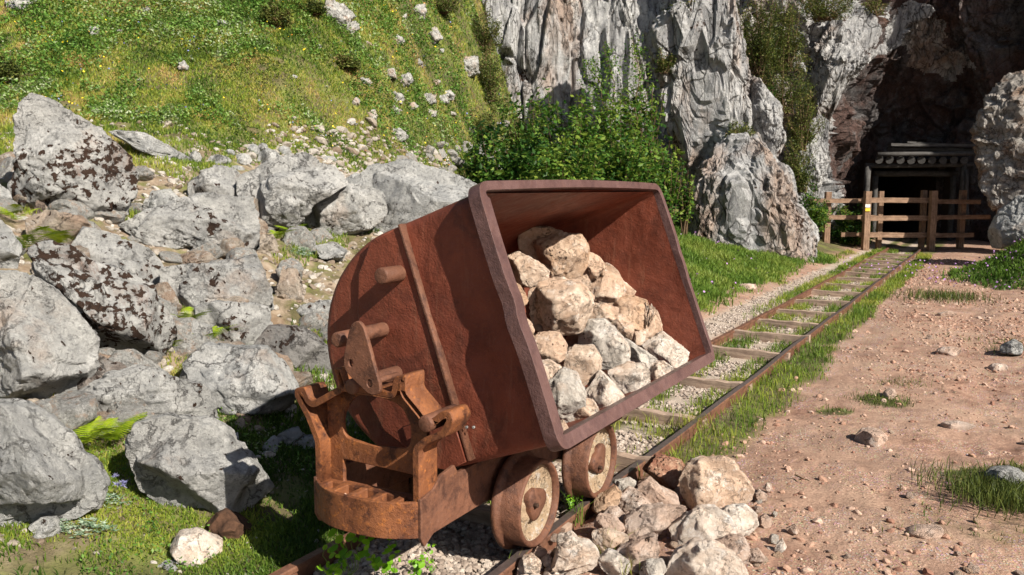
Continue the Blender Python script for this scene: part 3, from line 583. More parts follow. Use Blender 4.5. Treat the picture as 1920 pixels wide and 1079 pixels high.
# mine tunnel behind the entrance
def box_np(x0, x1, y0, y1, z0, z1):
    V = [(x, y, z) for x in (x0, x1) for y in (y0, y1) for z in (z0, z1)]
    return V, [(0, 1, 3, 2), (4, 6, 7, 5), (0, 4, 5, 1), (2, 3, 7, 6), (0, 2, 6, 4), (1, 5, 7, 3)]
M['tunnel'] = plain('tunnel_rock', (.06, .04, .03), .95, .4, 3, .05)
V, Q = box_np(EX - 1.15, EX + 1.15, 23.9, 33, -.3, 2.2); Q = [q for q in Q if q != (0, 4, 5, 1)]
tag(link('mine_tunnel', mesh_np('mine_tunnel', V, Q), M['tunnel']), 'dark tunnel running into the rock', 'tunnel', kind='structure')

# ------------------------------------------------------------------ timber
def wood(name, c1, c2, sc=(14, 14, 1.2)):
    m = MT(name); c = m.co('Object', sc); n = m.noise(c, 3, 7, .7, .8); n2 = m.noise(m.co(), 8, 5, .6)
    col = m.mix(m.ramp(n, [(.35, 0.), (.65, 1.)]), c1, c2); col = m.mix(m.ramp(n2, [(.35, .45), (.6, 0.)]), col, tuple(x * .35 for x in c1))
    return m.fin(col, .85, m.bump(n, .006, .8))
M['fence_wood'] = wood('fence_wood', (.15, .085, .05), (.36, .235, .16))
M['old_wood'] = wood('old_grey_wood', (.04, .036, .033), (.12, .115, .11))  # grey timber, colour darkened to carry the shade at the mine entrance
M['sleeper_wood'] = wood('sleeper_wood', (.24, .165, .125), (.50, .37, .28), (1.2, 12, 12))
def beam(name, a, b, w, h, mat, parent, bev=.008, bow=0., seg=5, rnd=False, seed=0):
    a = Vector(a); b = Vector(b); d = b - a; L = d.length; bm = bmesh.new()
    n = 10 if rnd else 4; rings = []
    rs = random.Random(seed or hash((a.x, b.z)) & 999)
    for i in range(seg + 1):
        t = i / seg; r = []
        jx, jy = rs.uniform(-1, 1) * .04 * w, rs.uniform(-1, 1) * .04 * h + bow * math.sin(math.pi * t)
        for k in range(n):
            if rnd: an = 2 * math.pi * k / n; x, y = w / 2 * math.cos(an) * rs.uniform(.92, 1.05), h / 2 * math.sin(an)
            else: x, y = ((-1, -1), (1, -1), (1, 1), (-1, 1))[k]; x *= w / 2; y *= h / 2
            r.append(bm.verts.new((x + jx, y + jy, t * L)))
        rings.append(r)
    for i in range(seg):
        for k in range(n): bm.faces.new((rings[i][k], rings[i][(k + 1) % n], rings[i + 1][(k + 1) % n], rings[i + 1][k]))
    bm.faces.new(rings[0][::-1]); bm.faces.new(rings[-1])
    if bev and not rnd: bmesh.ops.bevel(bm, geom=[e for e in bm.edges if len(e.link_faces) == 2 and e.calc_face_angle(0) > 1.], offset=bev, segments=2, affect='EDGES')
    me = bpy.data.meshes.new(name); bm.to_mesh(me); bm.free()
    if rnd:
        for p in me.polygons: p.use_smooth = len(p.vertices) == 4
    o = link(name, me, mat, parent); z = d.normalized(); up = Vector((0, 0, 1)) if abs(z.z) < .9 else Vector((0, 1, 0))
    x = up.cross(z).normalized(); y = z.cross(x)
    mt_ = Matrix(((x.x, y.x, z.x, a.x), (x.y, y.y, z.y, a.y), (x.z, y.z, z.z, a.z), (0, 0, 0, 1)))
    if parent is None: me.transform(mt_)
    else: o.matrix_local = mt_
    return o
fY = 19.8; fo = at(1690, 465, fY)
FN = empty('wooden_fence', (fo[0], fo[1], 0), 'brown post and rail fence closing off the track before the mine entrance', 'fence')
def fl(x, y, Y): q = at(x, y, Y); return (q[0] - fo[0], q[1] - fo[1], q[2])
for (x, yt, Yp, ww) in ((1627, 359, fY, .165), (1751, 358, fY, .165), (1652, 359, fY + .42, .13), (1733, 357, fY + .42, .13), (1553, 360, fY + .42, .16), (1806, 357, fY + .42, .15)):
    t = fl(x, yt, Yp); gz_ = float(zterr(t[0] + fo[0], t[1] + fo[1])) - .15
    beam('post', (t[0], t[1], gz_), t, ww * .8, ww * .9, M['fence_wood'], FN, .012)
for y in (376, 409.5, 441): beam('rail', fl(1616 if y < 430 else 1612, y, fY + .13), fl(1758, y, fY + .13), .085, .115, M['fence_wood'], FN)
for k, (x0, x1) in enumerate(((1522, 1640), (1520, 1642), (1577, 1640))):
    beam('rail', fl(x0, (377, 408, 440)[k], fY + .28), fl(x1, (377, 408, 440)[k], fY + .28), .05, .10, M['fence_wood'], FN)
for k, (x0, x1) in enumerate(((1752, 1838), (1752, 1856), (1752, 1825))):
    beam('rail', fl(x0, (378, 408, 442)[k], fY + .28), fl(x1, (379, 407, 441)[k], fY + .28), .06, .10, M['fence_wood'], FN)
for zz, cname, colr in ((386.5, 'white_stripe', (.75, .73, .68)), (393.5, 'yellow_stripe', (.75, .5, .05))):
    a = fl(1627, zz, fY - .088); M[cname] = plain(cname, colr, .6, .1)
    beam('trail_mark', (a[0] - .055, a[1], a[2]), (a[0] + .055, a[1], a[2]), .012, .07, M[cname], FN, .002)
pY = 23.2; po = at(1715, 465, pY)
PF = empty('mine_entrance_frame', (po[0], po[1], 0), 'weathered grey timber frame with stacked roof logs at the mine entrance', 'timber frame')
def pl(x, y, Y): q = at(x, y, Y); return (q[0] - po[0], q[1] - po[1], q[2])
for (x, y0) in ((1627, 312), (1808, 308)): b = pl(x, y0, pY); beam('post', (b[0], b[1], -.2), b, .17, .17, M['old_wood'], PF, rnd=True)
for (x, y0) in ((1642, 330), (1788, 330)): b = pl(x, y0, pY + .5); beam('post', (b[0], b[1], -.2), b, .16, .16, M['old_wood'], PF, rnd=True)
beam('lintel', pl(1622, 311, pY), pl(1822, 309, pY), .14, .14, M['old_wood'], PF, rnd=True)
beam('lintel', pl(1640, 326, pY + .5), pl(1795, 326, pY + .5), .17, .17, M['old_wood'], PF, rnd=True)
for i in range(9):
    x = 1648 + i * 20; beam('roof_log', pl(x, 301, pY - .25), pl(x + 2, 296, pY + 1.3), .2, .2, M['old_wood'], PF, rnd=True, seed=i + 1)
beam('roof_log', pl(1645, 290, pY - .3), pl(1828, 288, pY - .3), .13, .12, M['old_wood'], PF, rnd=True)
beam('roof_log', pl(1665, 279, pY - .1), pl(1830, 282, pY - .1), .10, .12, M['old_wood'], PF, rnd=True)
beam('roof_plank', pl(1668, 272, pY - .2), pl(1828, 273, pY - .2), .20, .07, M['old_wood'], PF)
beam('roof_plank', pl(1700, 267, pY), pl(1790, 273, pY - .1), .14, .05, M['old_wood'], PF)
b = pl(1818, 360, pY - .2); beam('brace', (b[0], b[1], b[2] - .9), pl(1812, 320, pY - .1), .1, .1, M['old_wood'], PF, rnd=True)

# ------------------------------------------------------------------ track
def track_frame(o):
    o.matrix_world = Matrix(((TY, TX, 0, o.location.x), (-TX, TY, 0, o.location.y), (0, 0, 1, o.location.z), (0, 0, 0, 1)))
def rail(p0, a0, a1, label):
    prof = [(-.045, -.095), (.045, -.095), (.045, -.087), (.008, -.078), (.007, -.03), (.021, -.022), (.022, -.006), (.018, 0), (-.018, 0), (-.022, -.006), (-.021, -.022), (-.007, -.03), (-.008, -.078), (-.045, -.087)]
    S = np.arange(a0, a1, .15); bm = bmesh.new(); rings = []
    for s in S:
        w_ = .006 * math.sin(s * 1.3) + .004 * math.sin(s * 3.1)
        rings.append([bm.verts.new((x + w_, s, z)) for x, z in prof])
    n = len(prof)
    for i in range(len(rings) - 1):
        for k in range(n): bm.faces.new((rings[i][k], rings[i + 1][k], rings[i + 1][(k + 1) % n], rings[i][(k + 1) % n]))
    bm.faces.new(rings[0]); bm.faces.new(rings[-1][::-1])
    bmesh.ops.recalc_face_normals(bm, faces=bm.faces)
    me = bpy.data.meshes.new('rail'); bm.to_mesh(me); bm.free()
    o = link('rail', me, M['rail']); me.materials.append(M['rail_top'])
    if p0 > -2:
        for p in me.polygons:
            if p.normal.z > .9 and p.center.z > -.005: p.material_index = 1
    b = W(0, p0, 0); o.location = b; o.rotation_euler = (0, 0, -math.atan2(TX, TY))
    tag(o, label, 'rail', 'rails of the mine track')
rail(-1.53, 1.0, 22.3, 'right-hand rusty rail, worn shiny on top, passing under the near cart wheels')
rail(-2.225, 1.0, 22.3, 'left-hand rusty rail, hidden by the cart in its middle')
SLN = ['', '', 'nearest', 'second', 'third', 'fourth', 'fifth', 'sixth', 'seventh', 'eighth', 'ninth', 'tenth', 'eleventh', 'twelfth', 'thirteenth', 'fourteenth', 'fifteenth', 'sixteenth', 'seventeenth', 'eighteenth', 'nineteenth']
for i, a in enumerate([1.9, 3.1, 4.1, 5.05, 6.16, 7.45, 8.37, 9.32, 10.22, 11.25, 12.4, 13.4, 14.45, 15.3, 16.1, 17.1, 18.1, 19.1, 20.1]):
    q = W(a, -1.87, 0); hr_ = .375
    o = beam('sleeper', (-.40, 0, 0), (hr_, 0, 0), .07, .18 + .05 * random.random(), M['sleeper_wood'], None, .02, seed=i + 3, seg=9)
    o.location = (q[0], q[1], -.112); o.rotation_euler = (random.uniform(-.02, .02), random.uniform(-.01, .02), -math.atan2(TX, TY) + random.uniform(-.03, .03))
    tag(o, SLN[i] + ' pale wooden sleeper across the mine track beyond the cart' if i > 1 else ['wooden sleeper under the near end of the cart', 'wooden sleeper under the first wheels of the cart'][i], 'sleeper', 'sleepers of the mine track')
# ------------------------------------------------------------------ mine cart (x across the track, y along it, z up)
CA, CPp = 3.16, -1.85
CO = W(CA, CPp, 0)
CART = empty('mine_cart', (CO[0], CO[1], 0), 'rusty mine tipping cart with its bucket tilted towards the path and full of stones', 'mine cart', rz=-math.atan2(TX, TY))
def lc(p, a, z): return (p - CPp, a - CA, z)
def mesh_bm(name, bm, mat, parent=None, smooth=True, bevel=0., seg=2, wn=False):
    bmesh.ops.recalc_face_normals(bm, faces=bm.faces)
    me = bpy.data.meshes.new(name); bm.to_mesh(me); bm.free()
    for p in me.polygons: p.use_smooth = smooth
    o = link(name, me, mat, parent)
    if bevel:
        b = o.modifiers.new('bevel', 'BEVEL'); b.width = bevel; b.segments = seg; b.limit_method = 'ANGLE'; b.angle_limit = R(40); b.harden_normals = False
    return o
def plate(name, loops, a0, a1, mat, parent, bevel=.003, res=1):
    """plate with holes in the plane across the track: loops of (p, z); spans a0..a1 along the track"""
    cu = bpy.data.curves.new(name, 'CURVE'); cu.dimensions = '2D'; cu.fill_mode = 'BOTH'; cu.extrude = (a1 - a0) / 2 - bevel; cu.bevel_depth = bevel; cu.bevel_resolution = res; cu.offset = -bevel
    for lp in loops:
        sp = cu.splines.new('POLY'); sp.points.add(len(lp) - 1); sp.use_cyclic_u = True
        for i, (p, z) in enumerate(lp): sp.points[i].co = (p - CPp, z, 0, 1)
    tmp = bpy.data.objects.new('tmp', cu); COL.objects.link(tmp); dg = bpy.context.evaluated_depsgraph_get()
    me = bpy.data.meshes.new_from_object(tmp.evaluated_get(dg)); bpy.data.objects.remove(tmp); bpy.data.curves.remove(cu)
    me.name = name
    # local curve (x, y, z) -> cart (x, -z + mid, y)
    mid = (a0 + a1) / 2 - CA
    for v in me.vertices: x, y, z = v.co; v.co = (x, mid - z, y)
    me.update()
    return link(name, me, mat, parent)
def rounded(poly, r, n=5):
    out = []; m = len(poly)
    for i in range(m):
        p0, p1, p2 = Vector(poly[i - 1]), Vector(poly[i]), Vector(poly[(i + 1) % m])
        d0 = (p0 - p1); d1 = (p2 - p1); rr = min(r, d0.length * .45, d1.length * .45); s = p1 + d0.normalized() * rr; e = p1 + d1.normalized() * rr
        for k in range(n + 1): t = k / n; out.append(tuple((1 - t) ** 2 * s + 2 * t * (1 - t) * p1 + t * t * e))
    return out
def inset(poly, d):
    m = len(poly); out = []; ar = sum(poly[i][0] * poly[(i + 1) % m][1] - poly[(i + 1) % m][0] * poly[i][1] for i in range(m)); sg = 1 if ar > 0 else -1
    for i in range(m):
        p0, p1, p2 = Vector(poly[i - 1]), Vector(poly[i]), Vector(poly[(i + 1) % m]); e0 = (p1 - p0).normalized(); e1 = (p2 - p1).normalized()
        n0 = Vector((-e0.y, e0.x)) * sg; n1 = Vector((-e1.y, e1.x)) * sg; b = (n0 + n1); b = b / max(b.length_squared, .3) * 2 * d
        out.append(tuple(p1 + b))
    return out
def cyl(name, c0, c1, r, mat, parent, n=24, r2=None, bevel=.006, cap=True):
    c0 = Vector(c0); c1 = Vector(c1); d = c1 - c0; bm = bmesh.new()
    z = d.normalized(); x = z.orthogonal().normalized(); y = z.cross(x); r2 = r if r2 is None else r2
    a = [bm.verts.new(c0 + (x * math.cos(t) + y * math.sin(t)) * r) for t in np.linspace(0, 2 * math.pi, n, endpoint=False)]
    b = [bm.verts.new(c1 + (x * math.cos(t) + y * math.sin(t)) * r2) for t in np.linspace(0, 2 * math.pi, n, endpoint=False)]
    for i in range(n): bm.faces.new((a[i], a[(i + 1) % n], b[(i + 1) % n], b[i]))
    bm.faces.new(a[::-1]); bm.faces.new(b)
    return mesh_bm(name, bm, mat, parent, True, bevel)
# bucket frame: u from lower lip to upper lip, v from mouth into the belly
UB = np.array([-1.235, .545]); EU = np.array([-.344, .939]); EV = np.array([-.939, -.344])
HU = .905
def uv(u, v): q = UB + EU * u + EV * v; return q
def belly(off=0., n=70):
    c = (HU / 2, .45); r = HU / 2 - off; pts = []
    for t in np.linspace(0, .45, 16): pts.append((off, t))
    for an in np.linspace(0, math.pi, n)[1:-1]: pts.append((c[0] - r * math.cos(an), c[1] + r * math.sin(an)))
    for t in np.linspace(.45, 0, 16): pts.append((HU - off, t))
    return np.array(pts)
A0, A1 = 2.495, 4.165
def bucket():
    V = []; Q = []; T = []
    prof = belly(); npf = len(prof); cen = np.array([HU / 2, .40])
    def ring(pr, a, flare=True):
        q = UB + pr[:, :1] * EU + pr[:, 1:] * EV
        al = np.full(len(pr), a)
        return np.stack([q[:, 0] - CPp, al - CA, q[:, 1]], 1)
    def end_dent(pr, s, side):
        q = np.stack([pr[:, 0] * 3.2, pr[:, 1] * 3.2, np.full(len(pr), side * 5.)], 1)
        fl_ = -.004 * sstep(.34, .0, pr[:, 1]) 
        d = .011 * fbm(q, 4, 77) * sstep(.0, .1, pr[:, 1]) + fl_ + .012 * np.exp(-((pr[:, 0] - .33) / .12) ** 2 - ((pr[:, 1] - .2) / .07) ** 2) + .010 * np.exp(-((pr[:, 0] - .12) / .07) ** 2 - ((pr[:, 1] - .16) / .09) ** 2)
        return d
    rows = []; rad_ = .035
    for side, ae in ((1, A0), (-1, A1)):
        pass
    rows = []
    # near end cap (centre to edge), round the edge, along the wrapper, round, far cap
    for k in np.linspace(0.03, 1, 26):
        pr = cen + (belly(rad_) - cen) * k
        rr = ring(pr, A0); rr[:, 1] += end_dent(pr, 1, 1); rows.append(rr)
    for th in np.linspace(0, math.pi / 2, 6)[1:]:
        pr = belly(rad_ * (1 - math.sin(th))); rr = ring(pr, A0 + rad_ * (1 - math.cos(th))); rr[:, 1] += end_dent(pr, 1, 1) * math.cos(th); rows.append(rr)
    for a in np.linspace(A0 + rad_, A1 - rad_, 26)[1:]:
        rr = ring(prof, a); q = np.stack([prof[:, 0] * 2, prof[:, 1] * 2, np.full(npf, a * 2)], 1); dd = .006 * fbm(q, 3, 9)
        dirs = prof - cen; dirs /= np.linalg.norm(dirs, axis=1)[:, None]; w2 = dirs[:, :1] * EU + dirs[:, 1:] * EV
        rr[:, 0] += w2[:, 0] * dd; rr[:, 2] += w2[:, 1] * dd; rows.append(rr)
    for th in np.linspace(math.pi / 2, 0, 6)[1:]:
        pr = belly(rad_ * (1 - math.sin(th))); rows.append(ring(pr, A1 - rad_ * (1 - math.cos(th))))
    for k in np.linspace(1, .03, 20)[1:]:
        pr = cen + (belly(rad_) - cen) * k; rr = ring(pr, A1); rr[:, 1] += .006 * fbm(np.stack([pr[:, 0] * 3, pr[:, 1] * 3, pr[:, 0] * 0 + 3], 1), 3, 5); rows.append(rr)
    V = np.concatenate(rows); q = grid_quads(len(rows), npf); Qo = q
    # triangle of each end wall between the belly fan and the mouth
    def wedge(a, off, side, base):
        uu = np.linspace(off, HU - off, 30); rws = []
        for k in np.linspace(0.03, 1, 26):
            pr = cen + (np.stack([uu, uu * 0], 1) - cen) * k; rr = ring(pr, a); rr[:, 1] += end_dent(pr, 1, 1) if side > 0 else (.006 if a == A1 else .012) * fbm(np.stack([pr[:, 0] * 3, pr[:, 1] * 3, pr[:, 0] * 0 + 3], 1), 3, 5); rws.append(rr)
        return np.concatenate(rws), grid_quads(26, 30) + base
    ex = []; nb = len(V)
    for (a, off, sd_) in ((A0, rad_, 1), (A1, rad_, -1), (A0 + .014, .034, 1), (A1 - .014, .034, -1)):
        v_, q_ = wedge(a, off, sd_, nb); ex.append((v_, q_)); nb += len(v_)
    V = np.concatenate([V] + [e[0] for e in ex]); Qo = np.concatenate([q] + [e[1] for e in ex])
    # inner skin, 12 mm inside
    t = .014; rows2 = []
    pin = belly(t + .02)
    for k in np.linspace(.03, 1, 20):
        pr = cen + (pin - cen) * k; rr = ring(pr, A0 + t); rr[:, 1] += end_dent(pr, 1, 1) ; rows2.append(rr)
    for a in np.linspace(A0 + t + .02, A1 - t - .02, 20): rows2.append(ring(belly(t), a))
    for k in np.linspace(1, .03, 20):
        pr = cen + (pin - cen) * k; rr = ring(pr, A1 - t); rr[:, 1] += .012 * fbm(np.stack([pr[:, 0] * 3, pr[:, 1] * 3, pr[:, 0] * 0 + 3], 1), 3, 5); rows2.append(rr)
    V2 = np.concatenate(rows2); Q2 = grid_quads(len(rows2), npf)[:, ::-1] + len(V)
    return mesh_np('bucket', np.concatenate([V, V2]), np.concatenate([Qo, Q2]), smooth=True)
BK = link('bucket', bucket(), M['rust_red'], CART)
def rim():
    """thick rolled lip round the mouth, corners rounded"""
    a0, a1, u0, u1 = A0 - .055, A1 + .055, -.02, HU + .02; w_ = .066; d0, d1 = -.028, .022; rc = .07
    path = rounded([(a0, u0), (a1, u0), (a1, u1), (a0, u1)], rc, 7)
    # subdivide long runs
    pts = []
    for i in range(len(path)):
        p, q = Vector(path[i]), Vector(path[(i + 1) % len(path)]); n = max(1, int((q - p).length / .03))
        for k in range(n): pts.append(p + (q - p) * k / n)
    m = len(pts); sec = [(0, d1), (0, d0), (1, d0 + .004), (1, d1 + .01), (.5, d1 + .012)]
    bm = bmesh.new(); rings = []
    for i in range(m):
        t = (pts[(i + 1) % m] - pts[i - 1]).normalized(); nn = Vector((-t.y, t.x)); c = pts[i]
        wob = .004 * math.sin(c.x * 9 + 1) * math.sin(c.y * 7); dent = 0
        if abs(c.x - a0) < .02: dent = .012 * math.exp(-((c.y - .50) / .045) ** 2); wob += .006 * math.exp(-((c.y - .44) / .06) ** 2)
        if abs(c.x - a1) < .02: dent = .010 * math.exp(-((c.y - .56) / .05) ** 2) + .008 * math.exp(-((c.y - .40) / .05) ** 2)
        sag = -.012 * math.sin(math.pi * (c.x - a0) / (a1 - a0)) * (1 if abs(c.y - u1) < .02 else 0)
        r = []
        ws = abs(nn.x) ** 2 * (.066 if c.x < 3.3 else .026) + abs(nn.y) ** 2 * (.032 if c.y > .45 else .048)
        for (s, d) in sec:
            q = c + nn * (s * ws + dent); u = q.y - sag; a = q.x; pz = uv(u, d + wob)
            r.append(bm.verts.new(lc(pz[0], a, pz[1])))
        rings.append(r)
    n = len(sec)
    for i in range(m):
        for k in range(n): bm.faces.new((rings[i][k], rings[(i + 1) % m][k], rings[(i + 1) % m][(k + 1) % n], rings[i][(k + 1) % n]))
    o = mesh_bm('rim', bm, M['rust_rim'], CART, True, .009, 3); o.data.shade_smooth() if hasattr(o.data, 'shade_smooth') else None; o.modifiers['bevel'].harden_normals = True; return o
rim()
# reinforcing end plate and rib on the near end
def pz(x, y, a=2.48): q = PA(x, y, a); return (q[1], q[2])
def loop_uv(l): return [tuple(uv(u, v)) for u, v in l]
plate('end_plate', [loop_uv([(.025, .36), (.895, .35), (.885, .50), (.79, .60), (.66, .655), (.50, .70), (.36, .74), (.20, .70), (.10, .60), (.045, .48)])], 2.474, 2.512, M['rust_red'], CART, .006)
plate('rib', [loop_uv([(.02, .350), (.90, .342), (.90, .354), (.02, .364)])], 2.466, 2.505, M['rust_brown'], CART, .004)
plate('bottom_tab', [loop_uv([(.02, .37), (.20, .37), (.20, .60), (.06, .60), (.005, .46)])], 2.464, 2.478, M['rust_red'], CART, .003)
def pin(x, y, a_tip, r, a_b=2.50):
    q = PA(x, y, a_b); c = lc(q[1], a_b, q[2]); o = cyl('pin', c, (c[0], a_tip - CA, c[2]), r, M['rust_brown'], CART, 28, bevel=.006); return q
pin(757, 512, 2.365, .030)
q2 = pin(727, 616, 2.215, .027); q3 = pin(752, 697, 2.215, .027)
q4 = PA(796, 796, 2.215); cyl('pin', lc(q4[1], 2.40, q4[2]), lc(q4[1], 2.215, q4[2]), .028, M['rust_brown'], CART, 28)
for x, y in ((876, 801), (889, 801)):
    q = PA(x, y, 2.47); cyl('rivet', lc(q[1], 2.47, q[2]), lc(q[1], 2.462, q[2]), .005, M['limestone_clean'], CART, 10, bevel=.001)
# catch plate: pear shaped, carried on two pins
def pp_(x, y, a=2.21): q = PA(x, y, a); return (q[1], q[2])
cl = rounded([pp_(*q) for q in ((664,606),(675,600),(686,612),(697,650),(707,690),(717,722),(716,736),(706,741),(694,737),(676,720),(660,704),(649,690),(649,668),(654,640),(659,618))], .02, 4)
def circ(c, r, n=16): return [(c[0] + r * math.cos(t), c[1] + r * 1.35 * math.sin(t)) for t in np.linspace(0, 2 * math.pi, n, endpoint=False)]
CPL = plate('catch_plate', [cl, circ(pp_(662, 680), .009), circ(pp_(697, 718), .010)], 2.197, 2.213, M['rust_brown'], CART, .003)
cyl('catch_pin', lc(*[(lambda q: (q[0], 2.20, q[1]))(pp_(697, 718))][0]), lc(*[(lambda q: (q[0], 2.35, q[1]))(pp_(697, 718))][0]), .011, M['rust_brown'], CPL, 14, bevel=.002)
# end frame: web plate with an oval hole and a slot, surrounded by a flange
def sym(half):  # (q, z) half outline from bottom right upwards -> full loop
    r = [(CPp + q, z) for q, z in half]; l = [(CPp - q, z) for q, z in half[::-1]]; return r + l
half = [(.228, .30), (.228, .535), (.262, .565), (.335, .60), (.368, .655), (.352, .688), (.318, .683), (.285, .655), (.262, .648), (.240, .672), (.178, .728), (.180, .788), (.128, .775), (.118, .722)]
half_l = [(.228, .30), (.228, .50), (.270, .585), (.320, .655), (.318, .684), (.270, .694), (.250, .655), (.232, .648), (.105, .718), (.135, .775), (.100, .782), (.085, .728)]
outer = [(CPp + q, z) for q, z in half] + [(CPp - q, z) for q, z in half_l[::-1]]
outer = rounded(outer, .012, 3)
EF = None
web_out = rounded([(CPp + .22, .345), (CPp + .22, .655), (CPp + .12, .72), (CPp - .09, .722), (CPp - .22, .645), (CPp - .22, .345)], .01, 2)
hole = rounded([(CPp - .148, .515), (CPp - .02, .50), (CPp + .15, .515), (CPp + .155, .60), (CPp + .11, .665), (CPp + .0, .683), (CPp - .09, .675), (CPp - .148, .60)], .05, 6)
slot = rounded([(CPp - .15, .347), (CPp + .16, .347), (CPp + .16, .425), (CPp - .15, .432)], .006, 2)
EF = plate('end_frame', [web_out, hole], 2.288, 2.306, M['rust_orange'], CART, .003)
# the strip below the crossbar is open: cut it as a second hole
me = EF.data; bpy.data.objects.remove(EF)
EF = plate('end_frame', [web_out, hole, slot], 2.288, 2.306, M['rust_orange'], CART, .003)
ii = inset(outer, .021)
plate('flange', [outer, rounded(ii, .004, 1)], 2.228, 2.3065 + .03, M['rust_orange'], EF, .003)
def solid(name, pts_bottom, z0, z1, mat, parent, bevel=.004):
    bm = bmesh.new(); b = [bm.verts.new(lc(p, a, z0)) for p, a in pts_bottom]; t = [bm.verts.new(lc(p, a, z1)) for p, a in pts_bottom]; n = len(b)
    for i in range(n): bm.faces.new((b[i], b[(i + 1) % n], t[(i + 1) % n], t[i]))
    bm.faces.new(b[::-1]); bm.faces.new(t); return mesh_bm(name, bm, mat, parent, False, bevel)
# buffer: bowed front strap, ribs and back wall leaving open pockets
bow = [(CPp + s * .235, 2.235 - .085 * (1 - abs(s) ** 2.6) ) for s in np.linspace(-1, 1, 25)]
inn = [(p * 1. , a + .016) for p, a in bow]
BF = solid('buffer', bow + inn[::-1], .235, .362, M['rust_orange'], CART, .003)
solid('buffer_floor', [(p, a + .01) for p, a in bow] + [(CPp + .23, 2.285), (CPp - .23, 2.285)], .300, .318, M['rust_orange'], BF, .001)
solid('buffer_ledge', [(CPp - .228, 2.26), (CPp + .228, 2.26), (CPp + .228, 2.287), (CPp - .228, 2.287)], .319, .352, M['rust_orange'], BF)
for q in (-.19, -.115, -.03, .055, .14, .2):
    a_ = float(np.interp(q, [(p - CPp) for p, _ in bow], [a for _, a in bow])); solid('buffer_web', [(CPp + q - .014, a_ + .012), (CPp + q + .014, a_ + .012), (CPp + q + .014, 2.262), (CPp + q - .014, 2.262)], .319, .356, M['rust_orange'], BF)
gq = rng.uniform(-.2, .215, 260); gp_ = np.stack([gq, rng.uniform(2.18, 2.265, 260) - CA, .318 + np.abs(rng.normal(0, .005, 260)) + .012 * (gq > .12)], 1)
gp_ = gp_[gp_[:, 1] + CA > np.interp(gp_[:, 0], [p - CPp for p, _ in bow], [a for _, a in bow]) + .024]
gr_ = stones_mesh('grit', gp_, rng.uniform(.003, .009, len(gp_)), M['pebble'], lvl=1); gr_.parent = BF; gr_['kind'] = 'stuff'
# side cheeks, foot and sills
def cheek(sg):
    bm = bmesh.new(); p0, p1 = CPp + sg * .236, CPp + sg * .222
    pl_ = [(2.225, .235), (2.245, .20), (2.31, .235), (2.50, .262), (2.485, .35), (2.43, .432), (2.35, .420), (2.30, .385), (2.225, .37)]
    a = [bm.verts.new(lc(p0, y, z)) for y, z in pl_]; b = [bm.verts.new(lc(p1, y, z)) for y, z in pl_]; n = len(a)
    for i in range(n): bm.faces.new((a[i], a[(i + 1) % n], b[(i + 1) % n], b[i]))
    bm.faces.new(a); bm.faces.new(b[::-1]); mesh_bm('side_cheek', bm, M['rust_brown'], CART, False, .003)
cheek(1); cheek(-1)
def lbox(name, p0, p1, a0, a1, z0, z1, mat, parent=CART, bevel=.004):
    return solid(name, [(p0, a0), (p1, a0), (p1, a1), (p0, a1)], z0, z1, mat, parent, bevel)
for sg in (1, -1):
    lbox('sill', CPp + sg * .205 - .012, CPp + sg * .205 + .012, 2.31, 4.03, .215, .385, M['rust_brown'])
lbox('cross_beam', CPp - .19, CPp + .19, 2.70, 2.76, .26, .38, M['rust_dark']); lbox('cross_beam', CPp - .19, CPp + .19, 3.62, 3.68, .26, .38, M['rust_dark'])
# far end frame, the same casting seen from behind
plate('end_frame', [web_out, hole, slot], 4.03, 4.048, M['rust_brown'], CART, .003)
plate('end_post', [rounded([(CPp + .21, .22), (CPp + .21, .60), (CPp - .21, .60), (CPp - .21, .22)], .01), rounded([(CPp + .19, .24), (CPp + .19, .58), (CPp - .19, .58), (CPp - .19, .24)], .01)], 4.05, 4.11, M['rust_brown'], CART, .003)
# rockers under the bucket
for a in (2.62, 4.0):
    plate('rocker', [loop_uv([(.02, .40), (-.02, .44), (.02, .60), (.14, .74), (.30, .86), (.32, .80), (.16, .66)])], a, a + .03, M['rust_dark'], CART, .002)
